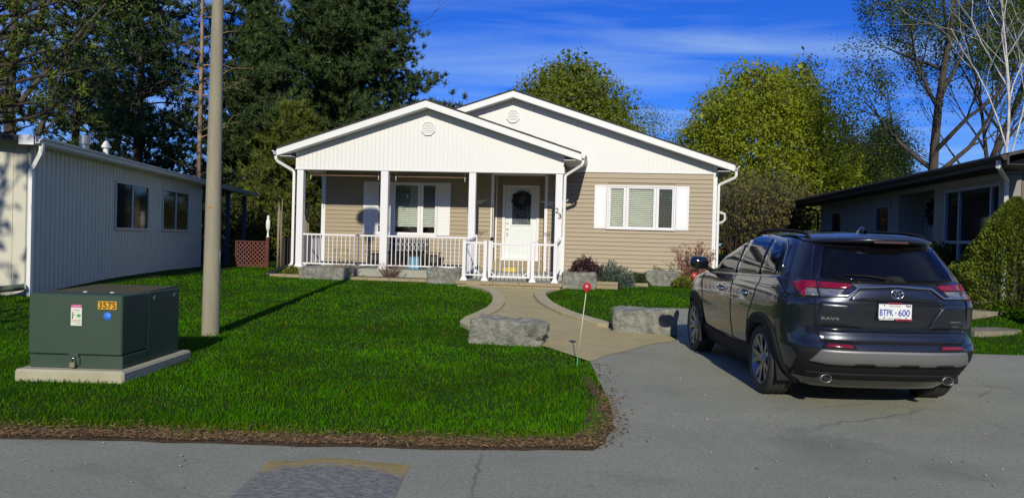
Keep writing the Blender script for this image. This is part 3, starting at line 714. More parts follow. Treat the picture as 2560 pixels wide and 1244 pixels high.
MB().cbox(-.03, .022, 9.93, 10.01, .05, LZ, .006).build('corner_trim', CREAM, lh)
# low roof with overhang, fascia, gutter; carries on over the back porch
RL = 16.4
MB().prism([(-5.3, LZ + .12), (-2.5, LZ + .24), (.235, LZ + .12), (.235, LZ + .07), (-2.5, LZ + .19), (-5.3, LZ + .07)], -.35, RL).build('roof', SHINGLE, lh)
MB().box(-.02, .225, -.33, RL, LZ + .0, LZ + .015).build('soffit', GREYW, lh)
MB().cbox(.215, .24, -.34, RL, LZ - .02, LZ + .13, .003).build('fascia', GREYW, lh)
MB().prism([(-5.3, LZ + .06), (-2.5, LZ + .17), (-.02, LZ + .07), (-.02, LZ + .02), (-5.3, LZ + .02)], -.02, .02).build('gable_panel', CREAM, lh)
MB().prism([(-5.3, LZ + .04), (-2.5, LZ + .16), (-.005, LZ + .03), (-.005, LZ + .125), (-2.5, LZ + .24), (-5.3, LZ + .12)], -.385, -.352).build('rake_fascia', mat('dark_rake_paint', (0.022, 0.022, 0.024), .7), lh)
MB().cbox(.0, .235, -.395, -.376, LZ - .03, LZ + .13, .003).build('eave_return', WHITE, lh)
def kg(y0, y1): return MB().prism([(0.242, LZ + .11), (0.242, LZ - .0), (0.305, LZ - .0), (0.322, LZ + .055), (0.355, LZ + .075), (0.360, LZ + .105), (0.345, LZ + .105), (0.340, LZ + .085), (0.305, LZ + .065), (0.295, LZ + .012), (0.254, LZ + .012), (0.254, LZ + .11)], y0, y1)
kg(-.36, RL - .2).build('gutter', GREYW, lh)
MB().tube([(.30, -.25, LZ + .01), (.30, -.25, LZ - .10), (.28, -.245, LZ - .17), (.12, -.12, LZ - .37), (.075, -.10, LZ - .42), (.07, -.10, LZ - .5), (.07, -.10, .15)], .046, 4, smooth=False, square=True).build('downspout', WHITE, lh)
for (a, b, za, zb) in LW:
    f = MB(); c = .05
    f.cbox(-.03, .03, a, a + c, za, zb, .005); f.cbox(-.03, .03, b - c, b, za, zb, .005); f.cbox(-.029, .034, a + c, b - c, za, za + c, .005); f.cbox(-.029, .03, a + c, b - c, zb - c, zb, .005)
    w = f.build('window', CREAM, lh)
    m_ = (a + b) / 2
    MB().cbox(-.02, .018, m_ - .02, m_ + .02, za + c, zb - c, .003).build('mullion', GREYW, w)
    MB().box(-.016, -.010, a + c - .01, m_ - .015, za + c - .01, zb - c + .01).build('pane', DGLASS, w)
    MB().box(-.008, -.002, m_ + .015, b - c + .01, za + c - .01, zb - c + .01).build('pane', DGLASS, w)
v = MB(); v.cbox(-.002, .012, 4.42, 5.05, .24, .52, .004)
vv = v.build('skirt_vent', GREYW, lh)
for k in range(5): MB().prism([(.010, .285 + k * .045), (.024, .280 + k * .045), (.012, .31 + k * .045)], 4.5, 4.97, axis='y').build('louver', GREYW, vv)
# roof vents
MB().lathe([(.075, 0), (.075, .36), (.11, .36), (.11, .54), (.10, .545)], 14, smooth=False).build('roof_flue', mat('galvanised', (0.30, 0.32, 0.33), 0.4, metal=.8), lh, (-.40, 3.05, LZ + .0))
MB().lathe([(.052, 0), (.052, .24), (.09, .25), (.09, .29), (.045, .37), (.02, .40)], 14, smooth=False).build('roof_vent_pipe', WHITE, lh, (-.25, 3.72, LZ + .12))
# rear porch: posts, deck, rail
DECK = mat('red_deck_stain', (0.105, 0.03, 0.02), 0.8, var=0.7, vscale=6, vcol=(0.06, 0.018, 0.014), bump=.2, bscale=30)
NAVY = mat('porch_post_blue', (0.055, 0.07, 0.13), 0.6)
for yy in (12.6, 14.9): MB().cbox(.05, .17, yy, yy + .12, .5, LZ - .05, .005).build('porch_post', NAVY, lh)
for k in range(4):
    MB().cbox(.03 + .142 * k, .165 + .142 * k, 6.75, 14.6, .36 + .0, .40, .003).build('deck_board', DECK, lh)
MB().box(.02, .61, 6.75, 14.6, .1, .355).build('deck_skirt', DECK, lh)
# lattice screen at the end of the deck
lat = thing('lattice_screen', 'red brown diagonal lattice panel on a post at the end of the deck', 'lattice', (-8.02, 24.0, .40), -0.05)
f = MB(); f.cbox(-.50, -.46, -.02, .02, .10, .90, .003); f.cbox(.42, .46, -.02, .02, .10, .90, .003); f.cbox(-.46, .42, -.02, .02, .10, .15, .003); f.cbox(-.46, .42, -.021, .021, .86, .90, .003)
f.build('frame', DECK, lat)
s_ = MB()
def clipdiag(c, sl):
    pts = []
    for x in (-.46, .42):
        z = sl * x + c
        if .15 <= z <= .86: pts.append((x, z))
    for z in (.15, .86):
        x = (z - c) / sl
        if -.46 < x < .42: pts.append((x, z))
    return sorted(set(pts))[:1] + sorted(set(pts))[-1:] if len(set(pts)) >= 2 else None
for sl, yy in ((1, -.012), (-1, .004)):
    c = -.6
    while c < 1.6:
        p = clipdiag(c, sl)
        if p and (p[0] != p[1]):
            (x0, z0), (x1, z1) = p; nx, nz = -(z1 - z0), x1 - x0; q = math.hypot(nx, nz); nx, nz = nx / q * .015, nz / q * .015
            s_.prism([(x0 - nx, z0 - nz), (x1 - nx, z1 - nz), (x1 + nx, z1 + nz), (x0 + nx, z0 + nz)], yy, yy + .008)
        c += .135
o = s_.build('lattice_slats', mat('lattice_stain', (0.16, 0.056, 0.04), .8, var=.5, vscale=8), lat); o['kind'] = 'stuff'
MB().cbox(.465, .56, -.05, .05, -.1, 1.02, .006).build('post', DECK, lat)
lampw = thing('garden_statue', 'small white figure standing on top of the lattice post', 'statue', (-7.508, 23.97, 1.42))
MB().lathe([(.05, 0), (.05, .03), (.03, .05), (.028, .2), (.05, .22), (.065, .30), (.07, .44), (.06, .52), (.035, .55), (.045, .60), (.03, .66), (0, .68)], 12).build('body', WHITE, lampw)
# dark board fence and bean poles beside it
df = thing('board_fence', 'low dark board fence beyond the lattice screen', 'fence', (-7.3, 25.2, .40), -.05)
for k in range(16): MB().cbox(-.2 + .12 * k, -.2 + .12 * k + .113, -.01, .012, 0, 1.02, .003).build('board', mat('dark_fence_wood', (0.03, 0.026, 0.02), .9), df)
MB().cbox(-.2, 1.73, .012, .05, .8, .88, .003).build('rail', MATS['dark_fence_wood'], df)
STAKE = mat('weathered_stakes', (0.30, 0.25, 0.17), .9)
for i, (x, y, lab) in enumerate(((-7.28, 24.3, 'bundle of tall dry stakes standing right behind the lattice post'), (-6.42, 24.4, 'bundle of tall dry stakes leaning between the lattice and the porch'))):
    st = thing('stake_bundle', lab, 'stakes', (x, y, .42), 0, 'stake bundles by the lattice'); rg = random.Random(i)
    for k in range(7): 
        a = rg.uniform(-.09, .09); MB().tube([(a, rg.uniform(-.05, .05), 0), (a + rg.uniform(-.03, .03), 0, 1.9 + rg.uniform(-.2, .35))], .012, 5).build('stake', STAKE, st)
MB().lathe([(.10, 0), (.11, .02), (.09, .22), (.06, .25), (.06, .27)], 12).build('white_jug', WHITE, None, (-6.42, 24.1, .43), **{'label': 'white plastic jug at the foot of the stakes', 'category': 'jug'})

# ================================================================ neighbour on the right
STUC = mat('grey_painted_brick', (0.27, 0.26, 0.24), 0.8, var=.4, vscale=4, vcol=(0.22, 0.215, 0.20), bump=.25, bscale=30)
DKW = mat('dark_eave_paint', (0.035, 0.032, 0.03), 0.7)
rh = thing('grey_house', 'long low grey house with a dark eave shaded behind the car', 'house', (10.005, 15.5, 0), -0.118)
RZ = 3.20
hol = [(.62, 3.30, 1.00, 2.99), (3.95, 6.30, .5, 3.05), (6.95, 8.20, 1.6, 2.84), (11.5, 12.9, 1.6, 2.85)]
mb = MB(); zs = [.2, .5, 1.0, 1.6, 2.84, 2.85, 2.99, 3.05, RZ]
for a, b in zip(zs, zs[1:]):
    for u, v in spans(.4, 14.2, a, b, hol): mb.box(.0, .18, u, v, a, b)
mb.box(.18, 7, .4, .55, .2, RZ); mb.box(.18, 7, 14.05, 14.2, .2, RZ); mb.box(6.9, 7, .55, 14.05, .2, RZ)
mb.box(.7, .8, 3.7, 6.5, .2, RZ); mb.box(.18, .7, 3.70, 3.95, .2, RZ); mb.box(.18, .7, 6.30, 6.5, .2, RZ)
mb.build('wall', STUC, rh)
# brick courses: raised running-bond faces in the wall near the corner
BR = mat('pale_brick', (0.27, 0.26, 0.24), .85, var=.6, vscale=6, vcol=(0.21, 0.205, 0.19))
brick = MB().cbox(-.008, .002, .004, .221, .004, .071, .003).mesh('brick', BR)
z = .6; row = 0; nb = 0
bm_ = MB()
while z < RZ - .08:
    y = .41 + (0 if row % 2 else .11)
    while y < 14.0 - .225:
        if all(not (y < d and y + .225 > c_ and z < zb and z + .075 > za) for c_, d, za, zb in hol):
            bm_.cbox(-.008, .002, y + .004, y + .221, z + .004, z + .071, .003)
        y += .225
    z += .075; row += 1
o = bm_.build('brick_courses', BR, rh); o['kind'] = 'stuff'
# vertical boards at the recessed entry, with door
for k in range(11): MB().cbox(.672, .70, 3.97 + .21 * k, 3.97 + .21 * k + .203, .5, 3.1, .004).build('entry_board', mat('entry_board_paint', (0.22, 0.235, 0.25), .7), rh)
MB().box(.18, .7, 3.95, 6.30, 3.05, 3.10).build('entry_ceiling', STUC, rh)
dr = MB(); dr.cbox(.60, .67, 4.05, 4.98, .6, 2.75, .006); dd = dr.build('front_door', mat('dark_door', (0.035, 0.04, 0.05), .5), rh)
MB().cbox(.575, .60, 4.15, 4.2, 1.6, 1.72, .004).build('handle', BRASS, dd)
def rwin(y0, y1, z0, z1, muls, name='window', transom=None):
    c = .07
    f = MB(); f.cbox(-.03, .10, y0, y0 + c, z0, z1, .006); f.cbox(-.03, .10, y1 - c, y1, z0, z1, .006); f.cbox(-.029, .10, y0 + c, y1 - c, z0, z0 + c, .006); f.cbox(-.029, .10, y0 + c, y1 - c, z1 - c, z1, .006)
    w = f.build(name, mat('grey_window_frame', (0.26, 0.30, 0.36), .5), rh)
    for m_ in muls: MB().cbox(-.02, .09, m_ - .035, m_ + .035, z0 + c, z1 - c, .004).build('mullion', MATS['grey_window_frame'], w)
    if transom: MB().cbox(-.019, .088, y0 + c, y1 - c, transom - .035, transom + .035, .004).build('transom', MATS['grey_window_frame'], w)
    ed = [y0 + c] + list(muls) + [y1 - c]
    for a, b in zip(ed, ed[1:]): MB().box(.04, .046, a - .0, b + .0, z0 + c - .02, z1 - c + .02).build('pane', DGLASS, w)
    MB().box(1.0, 1.02, y0 - .3, y1 + .3, z0 - .3, z1 + .2).build('curtain', mat('curtain_cloth', (0.12, 0.14, 0.18), .9), w)
rwin(.62, 3.30, 1.00, 2.99, (1.05, 2.55), transom=1.75)
rwin(6.95, 8.20, 1.6, 2.84, ()); rwin(11.5, 12.9, 1.6, 2.85, ())
for y0, y1, zt in ((6.85, 8.3, 2.86), (11.4, 13.0, 2.87)): MB().cbox(-.05, -.002, y0, y1, zt, zt + .10, .005).build('window_head', STUC, rh)
# corner pier, dark fascia, roof, gutter
MB().cbox(-.06, .22, .30, .60, .2, 3.12, .01).build('corner_pier', STUC, rh)
MB().cbox(-.055, .0, .60, 6.6, 3.05, 3.19, .006).build('beam', STUC, rh)
MB().prism([(-.62, 3.355), (3.4, 4.35), (7.5, 3.355), (7.5, 3.42), (3.4, 4.43), (-.62, 3.42)], -.9, 16.0).build('roof', SHINGLE, rh)
MB().cbox(-.64, -.60, -.9, 16.0, 3.19, 3.38, .004).build('fascia', DKW, rh)
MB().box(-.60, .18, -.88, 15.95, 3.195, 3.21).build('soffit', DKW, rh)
MB().prism([(-.645, 3.385), (-.73, 3.385), (-.75, 3.35), (-.70, 3.285), (-.645, 3.275)], -.9, 16.0).build('gutter', DKW, rh)
MB().prism([(-.6, 3.21), (7.4, 3.21), (3.4, 4.30)], .41, .53).build('gable_wall', STUC, rh)
MB().tube([(-.70, 15.7, 3.29), (-.70, 15.7, 3.2), (-.1, 14.4, 2.95), (-.07, 14.32, 2.8), (-.07, 14.32, .4)], .045, 4, smooth=False, square=True).build('downspout', DKW, rh)
MB().tube([(-.70, -.7, 3.29), (-.70, -.7, 3.17), (-.12, .18, 2.98), (-.10, .22, 2.85), (-.10, .22, .4)], .045, 4, smooth=False, square=True).build('downspout', GREYW, rh)
for k in range(8): MB().cbox(.26 + .21 * k, .26 + .21 * k + .2, .37, .40, .3, 3.18, .004).build('front_board', mat('brown_board', (0.16, 0.13, 0.10), .8), rh)
# hanging wreath by the entry
def w2(o, x, y, z): return o.matrix_basis @ Vector((x, y, z))
rg = random.Random(8)
wr = MB()
for k in range(260):
    a, b = rg.uniform(0, 6.28), rg.gauss(0, 1); r = .25 + .06 * math.cos(rg.uniform(0, 6.28)); p = Vector((rg.uniform(-.06, .06), (r + .05 * b) * math.cos(a) * 1.15, (r + .05 * b) * math.sin(a)))
    d = Vector((rg.uniform(-1, 1), rg.uniform(-1, 1), rg.uniform(-1, 1))).normalized() * .07; e = d.cross(Vector((rg.uniform(-1, 1), 1, 0))).normalized() * .02
    wr.add([p - d, p + e, p + d, p - e], [(0, 1, 2, 3)])
o = wr.build('wreath', mat('dark_evergreen_sprig', (0.014, 0.02, 0.012), .8), None, **{'label': 'dark bushy wreath on the boarded wall of the grey house', 'category': 'wreath'})
o.location = rh.matrix_basis @ Vector((.585, 5.55, 2.58)); o.location = Matrix.Translation(rh.location) @ Matrix.Rotation(-.118, 4, 'Z') @ Vector((.60, 5.55, 2.58)); o.rotation_euler = (0, 0, -.118)
# stepping slabs up to its bed
SL = mat('flagstone', (0.24, 0.215, 0.15), .9, var=.8, vscale=4, vcol=(0.15, 0.13, 0.09), bump=.4, bscale=30)
for i, (x, y, w, d_, a, lab) in enumerate(((8.05, 13.1, 1.15, .55, .35, 'lowest flagstone of the garden steps at the edge of the right lawn'), (8.75, 14.5, 1.3, .6, .1, 'second flagstone of the garden steps beside the lawn'), (9.0, 15.6, 1.3, .6, 0, 'third flagstone of the garden steps below the cone bush'), (9.3, 16.7, 1.3, .6, -.1, 'topmost flagstone of the garden steps beside the cone bush'))):
    rg = random.Random(i); n = 14
    poly = [(w / 2 * math.copysign(abs(math.cos(t)) ** .5, math.cos(t)) * rg.uniform(.9, 1.05), d_ / 2 * math.copysign(abs(math.sin(t)) ** .5, math.sin(t)) * rg.uniform(.9, 1.05)) for t in [2 * math.pi * q / n for q in range(n)]]
    o = MB().prism(poly, -.12, .05, axis='z').build('flagstone', SL, None, (x, y, G(x, y) + .015)); o.rotation_euler = (0, 0, a)
    tag(o, lab, 'flagstone', 'flagstone garden steps')

# ================================================================ far things behind the houses
def picket(name, lab, x0, y0, x1, y1, z0, h, sp, m, pw=.03):
    root = thing(name, lab, 'fence', (x0, y0, z0), math.atan2(y1 - y0, x1 - x0)); L_ = math.hypot(x1 - x0, y1 - y0)
    me = MB().box(-pw / 2, pw / 2, -.012, .012, .05, h - .03).mesh('picket', m); n = int(L_ / sp)
    for k in range(n + 1): link('picket', me, root, (L_ * k / n, 0, 0))
    MB().box(0, L_, -.03, .03, h - .07, h).build('rail', m, root); MB().box(0, L_, -.025, .025, .08, .14).build('rail', m, root)
    k = 0
    while k <= L_ + .01: MB().cbox(k - .045, k + .045, -.045, .045, 0, h + .05, .004).build('post', m, root); k += L_ / max(1, round(L_ / 2))
    return root
picket('white_railing', 'white baluster railing far behind the car roof, left of the white post', 13.2, 46, 15.3, 46, 1.75, 1.25, .115, WMETAL)
GRF = mat('grey_fence_wood', (0.20, 0.215, 0.215), .8, var=.6, vscale=4)
picket('grey_fence', 'tall grey slatted fence far behind the car roof, right of the white post', 15.45, 45, 18.6, 46.5, 1.0, 2.35, .16, GRF, pw=.10)
sh = thing('porch_shelter', 'white porch post with a bracket in front of a distant dark shelter', 'shelter', (15.30, 44.6, .42))
MB().cbox(-.06, .06, -.06, .06, 0, 2.85, .006).build('post', WMETAL, sh); MB().tube([(0, 0, 2.8), (-.15, 0, 2.95), (-.38, 0, 3.12)], .05, 6).build('bracket', WMETAL, sh)
MB().box(-2.6, .3, 1.0, 3.4, 2.9, 3.05).build('roof', DKW, sh)
mh2 = thing('distant_trailer', 'pale distant trailer glimpsed between the grey fence and the grey house', 'trailer', (21.5, 58, .42))
MB().box(-4, 4, 0, 3, .5, 3.0).build('wall', GREYW, mh2); MB().prism([(-.3, 2.95), (3.3, 2.95), (1.5, 3.6)], -4.2, 4.2, axis='x').build('roof', DKW, mh2)
for k in range(4): 
    w = MB().cbox(-3.2 + 1.7 * k, -2.2 + 1.7 * k, -.05, -.005, 1.5, 2.5, .01).build('window', WMETAL, mh2); MB().box(-3.1 + 1.7 * k, -2.3 + 1.7 * k, -.06, -.051, 1.6, 2.4).build('pane', DGLASS, w)
pp = thing('pipe_elbow', 'white downpipe with an elbow sticking out past the bungalow corner', 'pipe', H2W(7.35, 6.5, 0), HYAW)
MB().tube([(-.75, 0, 2.05), (0.15, 0, 2.32), (.24, 0, 2.42), (.22, 0, 2.6), (-.05, 0, 2.68)], .05, 6).build('pipe', GREYW, pp)
# ================================================================ the car
def car_paint():
    m = mat('charcoal_car_paint', (0.033, 0.038, 0.050), 0.28, metal=0.7, coat=1.0)
    return m
PAINT = car_paint()
GLASSC = mat('tinted_car_glass', (0.003, 0.003, 0.004), 0.02, spec=0.42)
PLAST = mat('black_plastic', (0.012, 0.012, 0.013), 0.75, spec=.25, bump=.15, bscale=400)
GLOSSB = mat('gloss_black', (0.008, 0.008, 0.009), 0.1, coat=1.0)
SILV = mat('silver_plastic', (0.22, 0.22, 0.225), 0.45, metal=0.5)
RUB = mat('tyre_rubber', (0.028, 0.027, 0.026), 0.85, var=.5, vscale=20, vcol=(0.045, 0.042, 0.036))
ALLOY = mat('alloy_wheel', (0.30, 0.31, 0.33), 0.28, metal=0.9)
REDL = mat('red_lens', (0.20, 0.003, 0.014), 0.12, coat=1.0)
CLRL = mat('clear_lens', (0.34, 0.34, 0.35), 0.12, coat=1.0, metal=.4, var=1.0, vscale=30, vcol=(0.10, 0.10, 0.105), vstretch=(.2, .2, 3))
car = thing('parked_car', 'charcoal grey suv parked on the asphalt driveway seen from behind', 'car', (3.505, 7.03, .017), math.radians(1.2))
car.rotation_euler[0] = math.radians(1.1)
car.scale = (1.005, 1.0, 1.0)
ZT_ = [.20, .30, .40, .50, .60, .70, .80, .90, 1.00, 1.06, 1.12, 1.18, 1.25, 1.35, 1.45, 1.52, 1.57, 1.61, 1.635, 1.66, 1.675]
UR_ = [.34, .20, .10, .03, .01, .065, .085, .08, .065, .075, .085, .10, .13, .19, .25, .30, .34, .44, .58, .95, 1.4]
UF_ = [4.1, 4.35, 4.5, 4.56, 4.58, 4.58, 4.57, 4.54, 4.42, 4.15, 3.75, 3.42, 3.22, 2.98, 2.74, 2.56, 2.40, 2.22, 2.05, 1.85, 1.7]
W_ = [.78, .84, .875, .90, .915, .925, .928, .925, .920, .908, .872, .852, .828, .780, .728, .688, .655, .612, .56, .40, .15]
LR_ = [.75, .75, .78, .80, .80, .80, .78, .76, .74, .74, .74, .74, .74, .74, .74, .74, .74, .74, .7, .5, .25]
NR_ = [3.4, 3.5, 3.6, 3.6, 3.6, 3.6, 3.6, 3.6, 3.5, 3.4, 3.1, 2.9, 2.8, 2.7, 2.6, 2.6, 2.6, 2.5, 2.4, 2.2, 2.0]
def smooth_interp(z, X, Y):
    # average of linear interpolation over a small window: rounds the kinks
    return float(np.mean([np.interp(z + d, X, Y) for d in (-.012, -.006, 0, .006, .012)]))
def prof(z): return [smooth_interp(z, ZT_, A) for A in (UR_, UF_, W_, LR_, NR_)]
def side_y(u, z):
    ur, uf, w, L_, n = prof(z)
    if u < ur + L_:
        t = min(max((ur + L_ - u) / L_, 0), 1); return w * max(1 - t ** n, 0) ** (1 / n)
    Lf = float(np.interp(z, [1.0, 1.2, 1.3], [1.1, .8, .5]))
    if u > uf - Lf:
        t = min((u - uf + Lf) / Lf, 1); return w * max(1 - t ** 2.6, 0) ** (1 / 2.6)
    return w
def rear_u(y, z):
    ur, uf, w, L_, n = prof(z); t = min(abs(y) / w, .999); return ur + L_ * (1 - (1 - t ** n) ** (1 / n))
RA, FA, AX = .97, 3.66, .355          # axles and hub height
ARCH = .385
def outline(z):
    ur, uf, w, L_, n = prof(z); pts = []
    for k in range(23):
        t = math.pi / 2 * k / 22; pts.append((w * math.sin(t) ** (2 / n), ur + L_ * (1 - math.cos(t) ** (2 / n))))
    Lf = float(np.interp(z, [1.0, 1.2, 1.3], [1.1, .8, .5])); a, b = ur + L_, uf - Lf
    for k in range(1, 70): pts.append((w, a + (b - a) * k / 70))
    for k in range(17):
        t = math.pi / 2 * k / 16; pts.append((w * math.cos(t) ** (2 / 2.6), b + Lf * math.sin(t) ** (2 / 2.6)))
    return pts
zz = list(np.arange(.20, 1.62, .03)) + [1.62, 1.635, 1.65, 1.662, 1.672, 1.675]
body = MB(); V = []; half = None
rings = []
for z in zz:
    o_ = outline(z); ring = [(y, u, z) for y, u in o_] + [(-y, u, z) for y, u in o_[-2:0:-1]]; rings.append(ring)
nk = len(rings[0]); fs = []
vs = [p for r in rings for p in r]
for i in range(len(rings) - 1):
    for k in range(nk):
        a, b, c_, d_ = i * nk + k, i * nk + (k + 1) % nk, (i + 1) * nk + (k + 1) % nk, (i + 1) * nk + k
        cx = sum(vs[q][1] for q in (a, b, c_, d_)) / 4; cz = sum(vs[q][2] for q in (a, b, c_, d_)) / 4; cy = abs(vs[a][0])
        if cy > .5 and (math.hypot(cx - RA, cz - AX) < ARCH or math.hypot(cx - FA, cz - AX) < ARCH): continue
        fs.append((a, b, c_, d_))
fs.append(tuple(range(nk - 1, -1, -1))); fs.append(tuple((len(rings) - 1) * nk + k for k in range(nk)))
body.add(vs, fs, True)
bodyo = body.build('body', PAINT, car)
def span_at(poly, x):
    hit = []
    for (x0, z0), (x1, z1) in zip(poly, poly[1:] + poly[:1]):
        if x0 == x1: 
            if abs(x - x0) < 1e-9: hit += [z0, z1]
            continue
        if min(x0, x1) - 1e-9 <= x <= max(x0, x1) + 1e-9: hit.append(z0 + (z1 - z0) * (x - x0) / (x1 - x0))
    return (min(hit), max(hit)) if hit else None
def panel(poly, f, t, name, m, parent=car, nr=8, step=.05, inset=.03, smooth=True):
    """panel cut to a polygon (a,z) and laid over the body surface f(a,z,offset)->point, with thickness"""
    xs = sorted({p[0] for p in poly}); x0, x1 = xs[0], xs[-1]
    cols = sorted(set(list(np.linspace(x0 + 1e-4, x1 - 1e-4, max(3, int((x1 - x0) / step) + 1))) + [min(max(x, x0 + 1e-4), x1 - 1e-4) for x in xs]))
    P = []
    for x in cols:
        s_ = span_at(poly, x)
        if not s_: continue
        lo, hi = s_
        P.append([f(x, lo, -inset)] + [f(x, lo + (hi - lo) * j / nr, t) for j in range(nr + 1)] + [f(x, hi, -inset)])
    P.insert(0, [f(cols[0], span_at(poly, cols[0])[0] + (span_at(poly, cols[0])[1] - span_at(poly, cols[0])[0]) * min(max(j - 1, 0), nr) / nr, -inset) for j in range(nr + 3)])
    xl = cols[-1]; s_ = span_at(poly, xl)
    P.append([f(xl, s_[0] + (s_[1] - s_[0]) * min(max(j - 1, 0), nr) / nr, -inset) for j in range(nr + 3)])
    mb_ = MB(); ni, nj = len(P), len(P[0])
    vs = [p for r in P for p in r]
    fs = [(i * nj + j, i * nj + j + 1, (i + 1) * nj + j + 1, (i + 1) * nj + j) for i in range(ni - 1) for j in range(nj - 1)]
    mb_.add(vs, fs, smooth)
    me = mb_.mesh(name, m)
    return link(name, me, parent)
def fside(s_):
    def f(u, z, o): return (s_ * (side_y(u, z) + o), u, z)
    return f
def frear(y, z, o): return (y, rear_u(y, z) - o, z)
def pline(pts, f, r, name, m, parent=car, o=.0, n=8, k=5):
    P = []
    for (a, z0), (b, z1) in zip(pts, pts[1:]):
        for q in range(n): t = q / n; P.append(f(a + (b - a) * t, z0 + (z1 - z0) * t, o))
    P.append(f(*pts[-1], o)); return MB().tube(P, r, k).build(name, m, parent)
# glass house
SEAM = mat('panel_gap', (0.004, 0.004, 0.004), .9)
for s_ in (-1, 1):
    f = fside(s_)
    panel([(.78, 1.225), (3.30, 1.125), (3.22, 1.165), (2.86, 1.40), (2.56, 1.545), (2.25, 1.595), (1.55, 1.605), (1.02, 1.565), (.90, 1.50), (.74, 1.30)], f, .004, 'window_surround', GLOSSB, nr=8)
    panel([(2.02, 1.172), (3.20, 1.138), (2.84, 1.385), (2.55, 1.525), (2.25, 1.575), (2.17, 1.575)], f, .010, 'front_side_window', GLASSC)
    panel([(1.25, 1.20), (1.93, 1.178), (2.08, 1.578), (1.56, 1.582), (1.42, 1.57)], f, .010, 'rear_side_window', GLASSC)
    panel([(.84, 1.225), (1.18, 1.21), (1.33, 1.562), (1.05, 1.545), (.95, 1.49), (.80, 1.29)], f, .010, 'quarter_window', GLASSC)
    pline([(.80, 1.205), (2.0, 1.155), (3.28, 1.115)], f, .008, 'belt_moulding', CHROME, o=.008)
    pline([(3.24, 1.15), (2.88, 1.405), (2.57, 1.552), (2.25, 1.602), (1.55, 1.612), (1.02, 1.572), (.88, 1.50), (.73, 1.30)], f, .008, 'window_moulding', CHROME if s_ > 0 else CHROME, o=.006)
    # doors: seams, handles
    for pts in ([(2.02, 1.15), (2.0, .9), (1.98, .42)], [(1.20, 1.18), (1.20, 1.0), (1.36, .78), (1.42, .62)], [(3.26, 1.10), (3.24, .9), (3.16, .45)], [(1.42, .44), (3.16, .42)]):
        pline(pts, f, .005, 'door_seam', SEAM, o=.001, n=12)
    for u, z in ((2.30, .965), (1.42, .985)):
        h_ = MB().tube([f(u - .02, z, .0), f(u, z, .035), f(u + .09, z, .048), f(u + .19, z, .035), f(u + .21, z, .0)], [.012, .014, .015, .014, .012], 8).build('door_handle', CHROME, car)
        panel([(u + .01, z - .035), (u + .18, z - .035), (u + .18, z + .03), (u + .01, z + .03)], f, .002, 'handle_recess', SEAM, h_, nr=2)
    # body side crease, rocker and wheel arch cladding
    panel([(1.42, .22), (3.2, .22), (3.24, .44), (2.2, .40), (1.62, .42), (1.38, .50)], f, .014, 'rocker_cladding', PLAST, nr=5)
    panel([(1.30, .86), (3.10, .90), (3.12, .915), (1.25, .885)], f, .006, 'side_crease', PAINT, nr=3)
    for uc, nm in ((RA, 'wheel_arch'), (FA, 'wheel_arch')):
        P = []
        a0, a1 = (-28, 205) if uc == RA else (-25, 208)
        for k in range(37):
            a = math.radians(a0 + (a1 - a0) * k / 36); row = []
            for r_, o_ in ((ARCH - .025, -.16), (ARCH - .02, .012), (ARCH - .005, .026), (ARCH + .07, .024), (ARCH + .088, .012), (ARCH + .09, -.02)):
                # squared-off arch outline
                q = r_ * (1 + .06 * (math.sin(2 * a) ** 2)); u, z = uc + q * math.cos(a), AX + q * math.sin(a)
                row.append((s_ * (side_y(min(max(u, .12), 4.5), max(z, .22)) + o_), u, max(z, .20)))
            P.append(row)
        MB().grid(P, flip=(s_ > 0)).build(nm, PLAST, car)
        MB().grid([[(s_ * xx, uc + (ARCH + .02) * math.cos(a_), AX + (ARCH + .02) * math.sin(a_)) for a_ in [math.radians(-2 + 184 * q / 24) for q in range(25)]] for xx in (.50, .88)]).build('wheel_well', DARK, car)
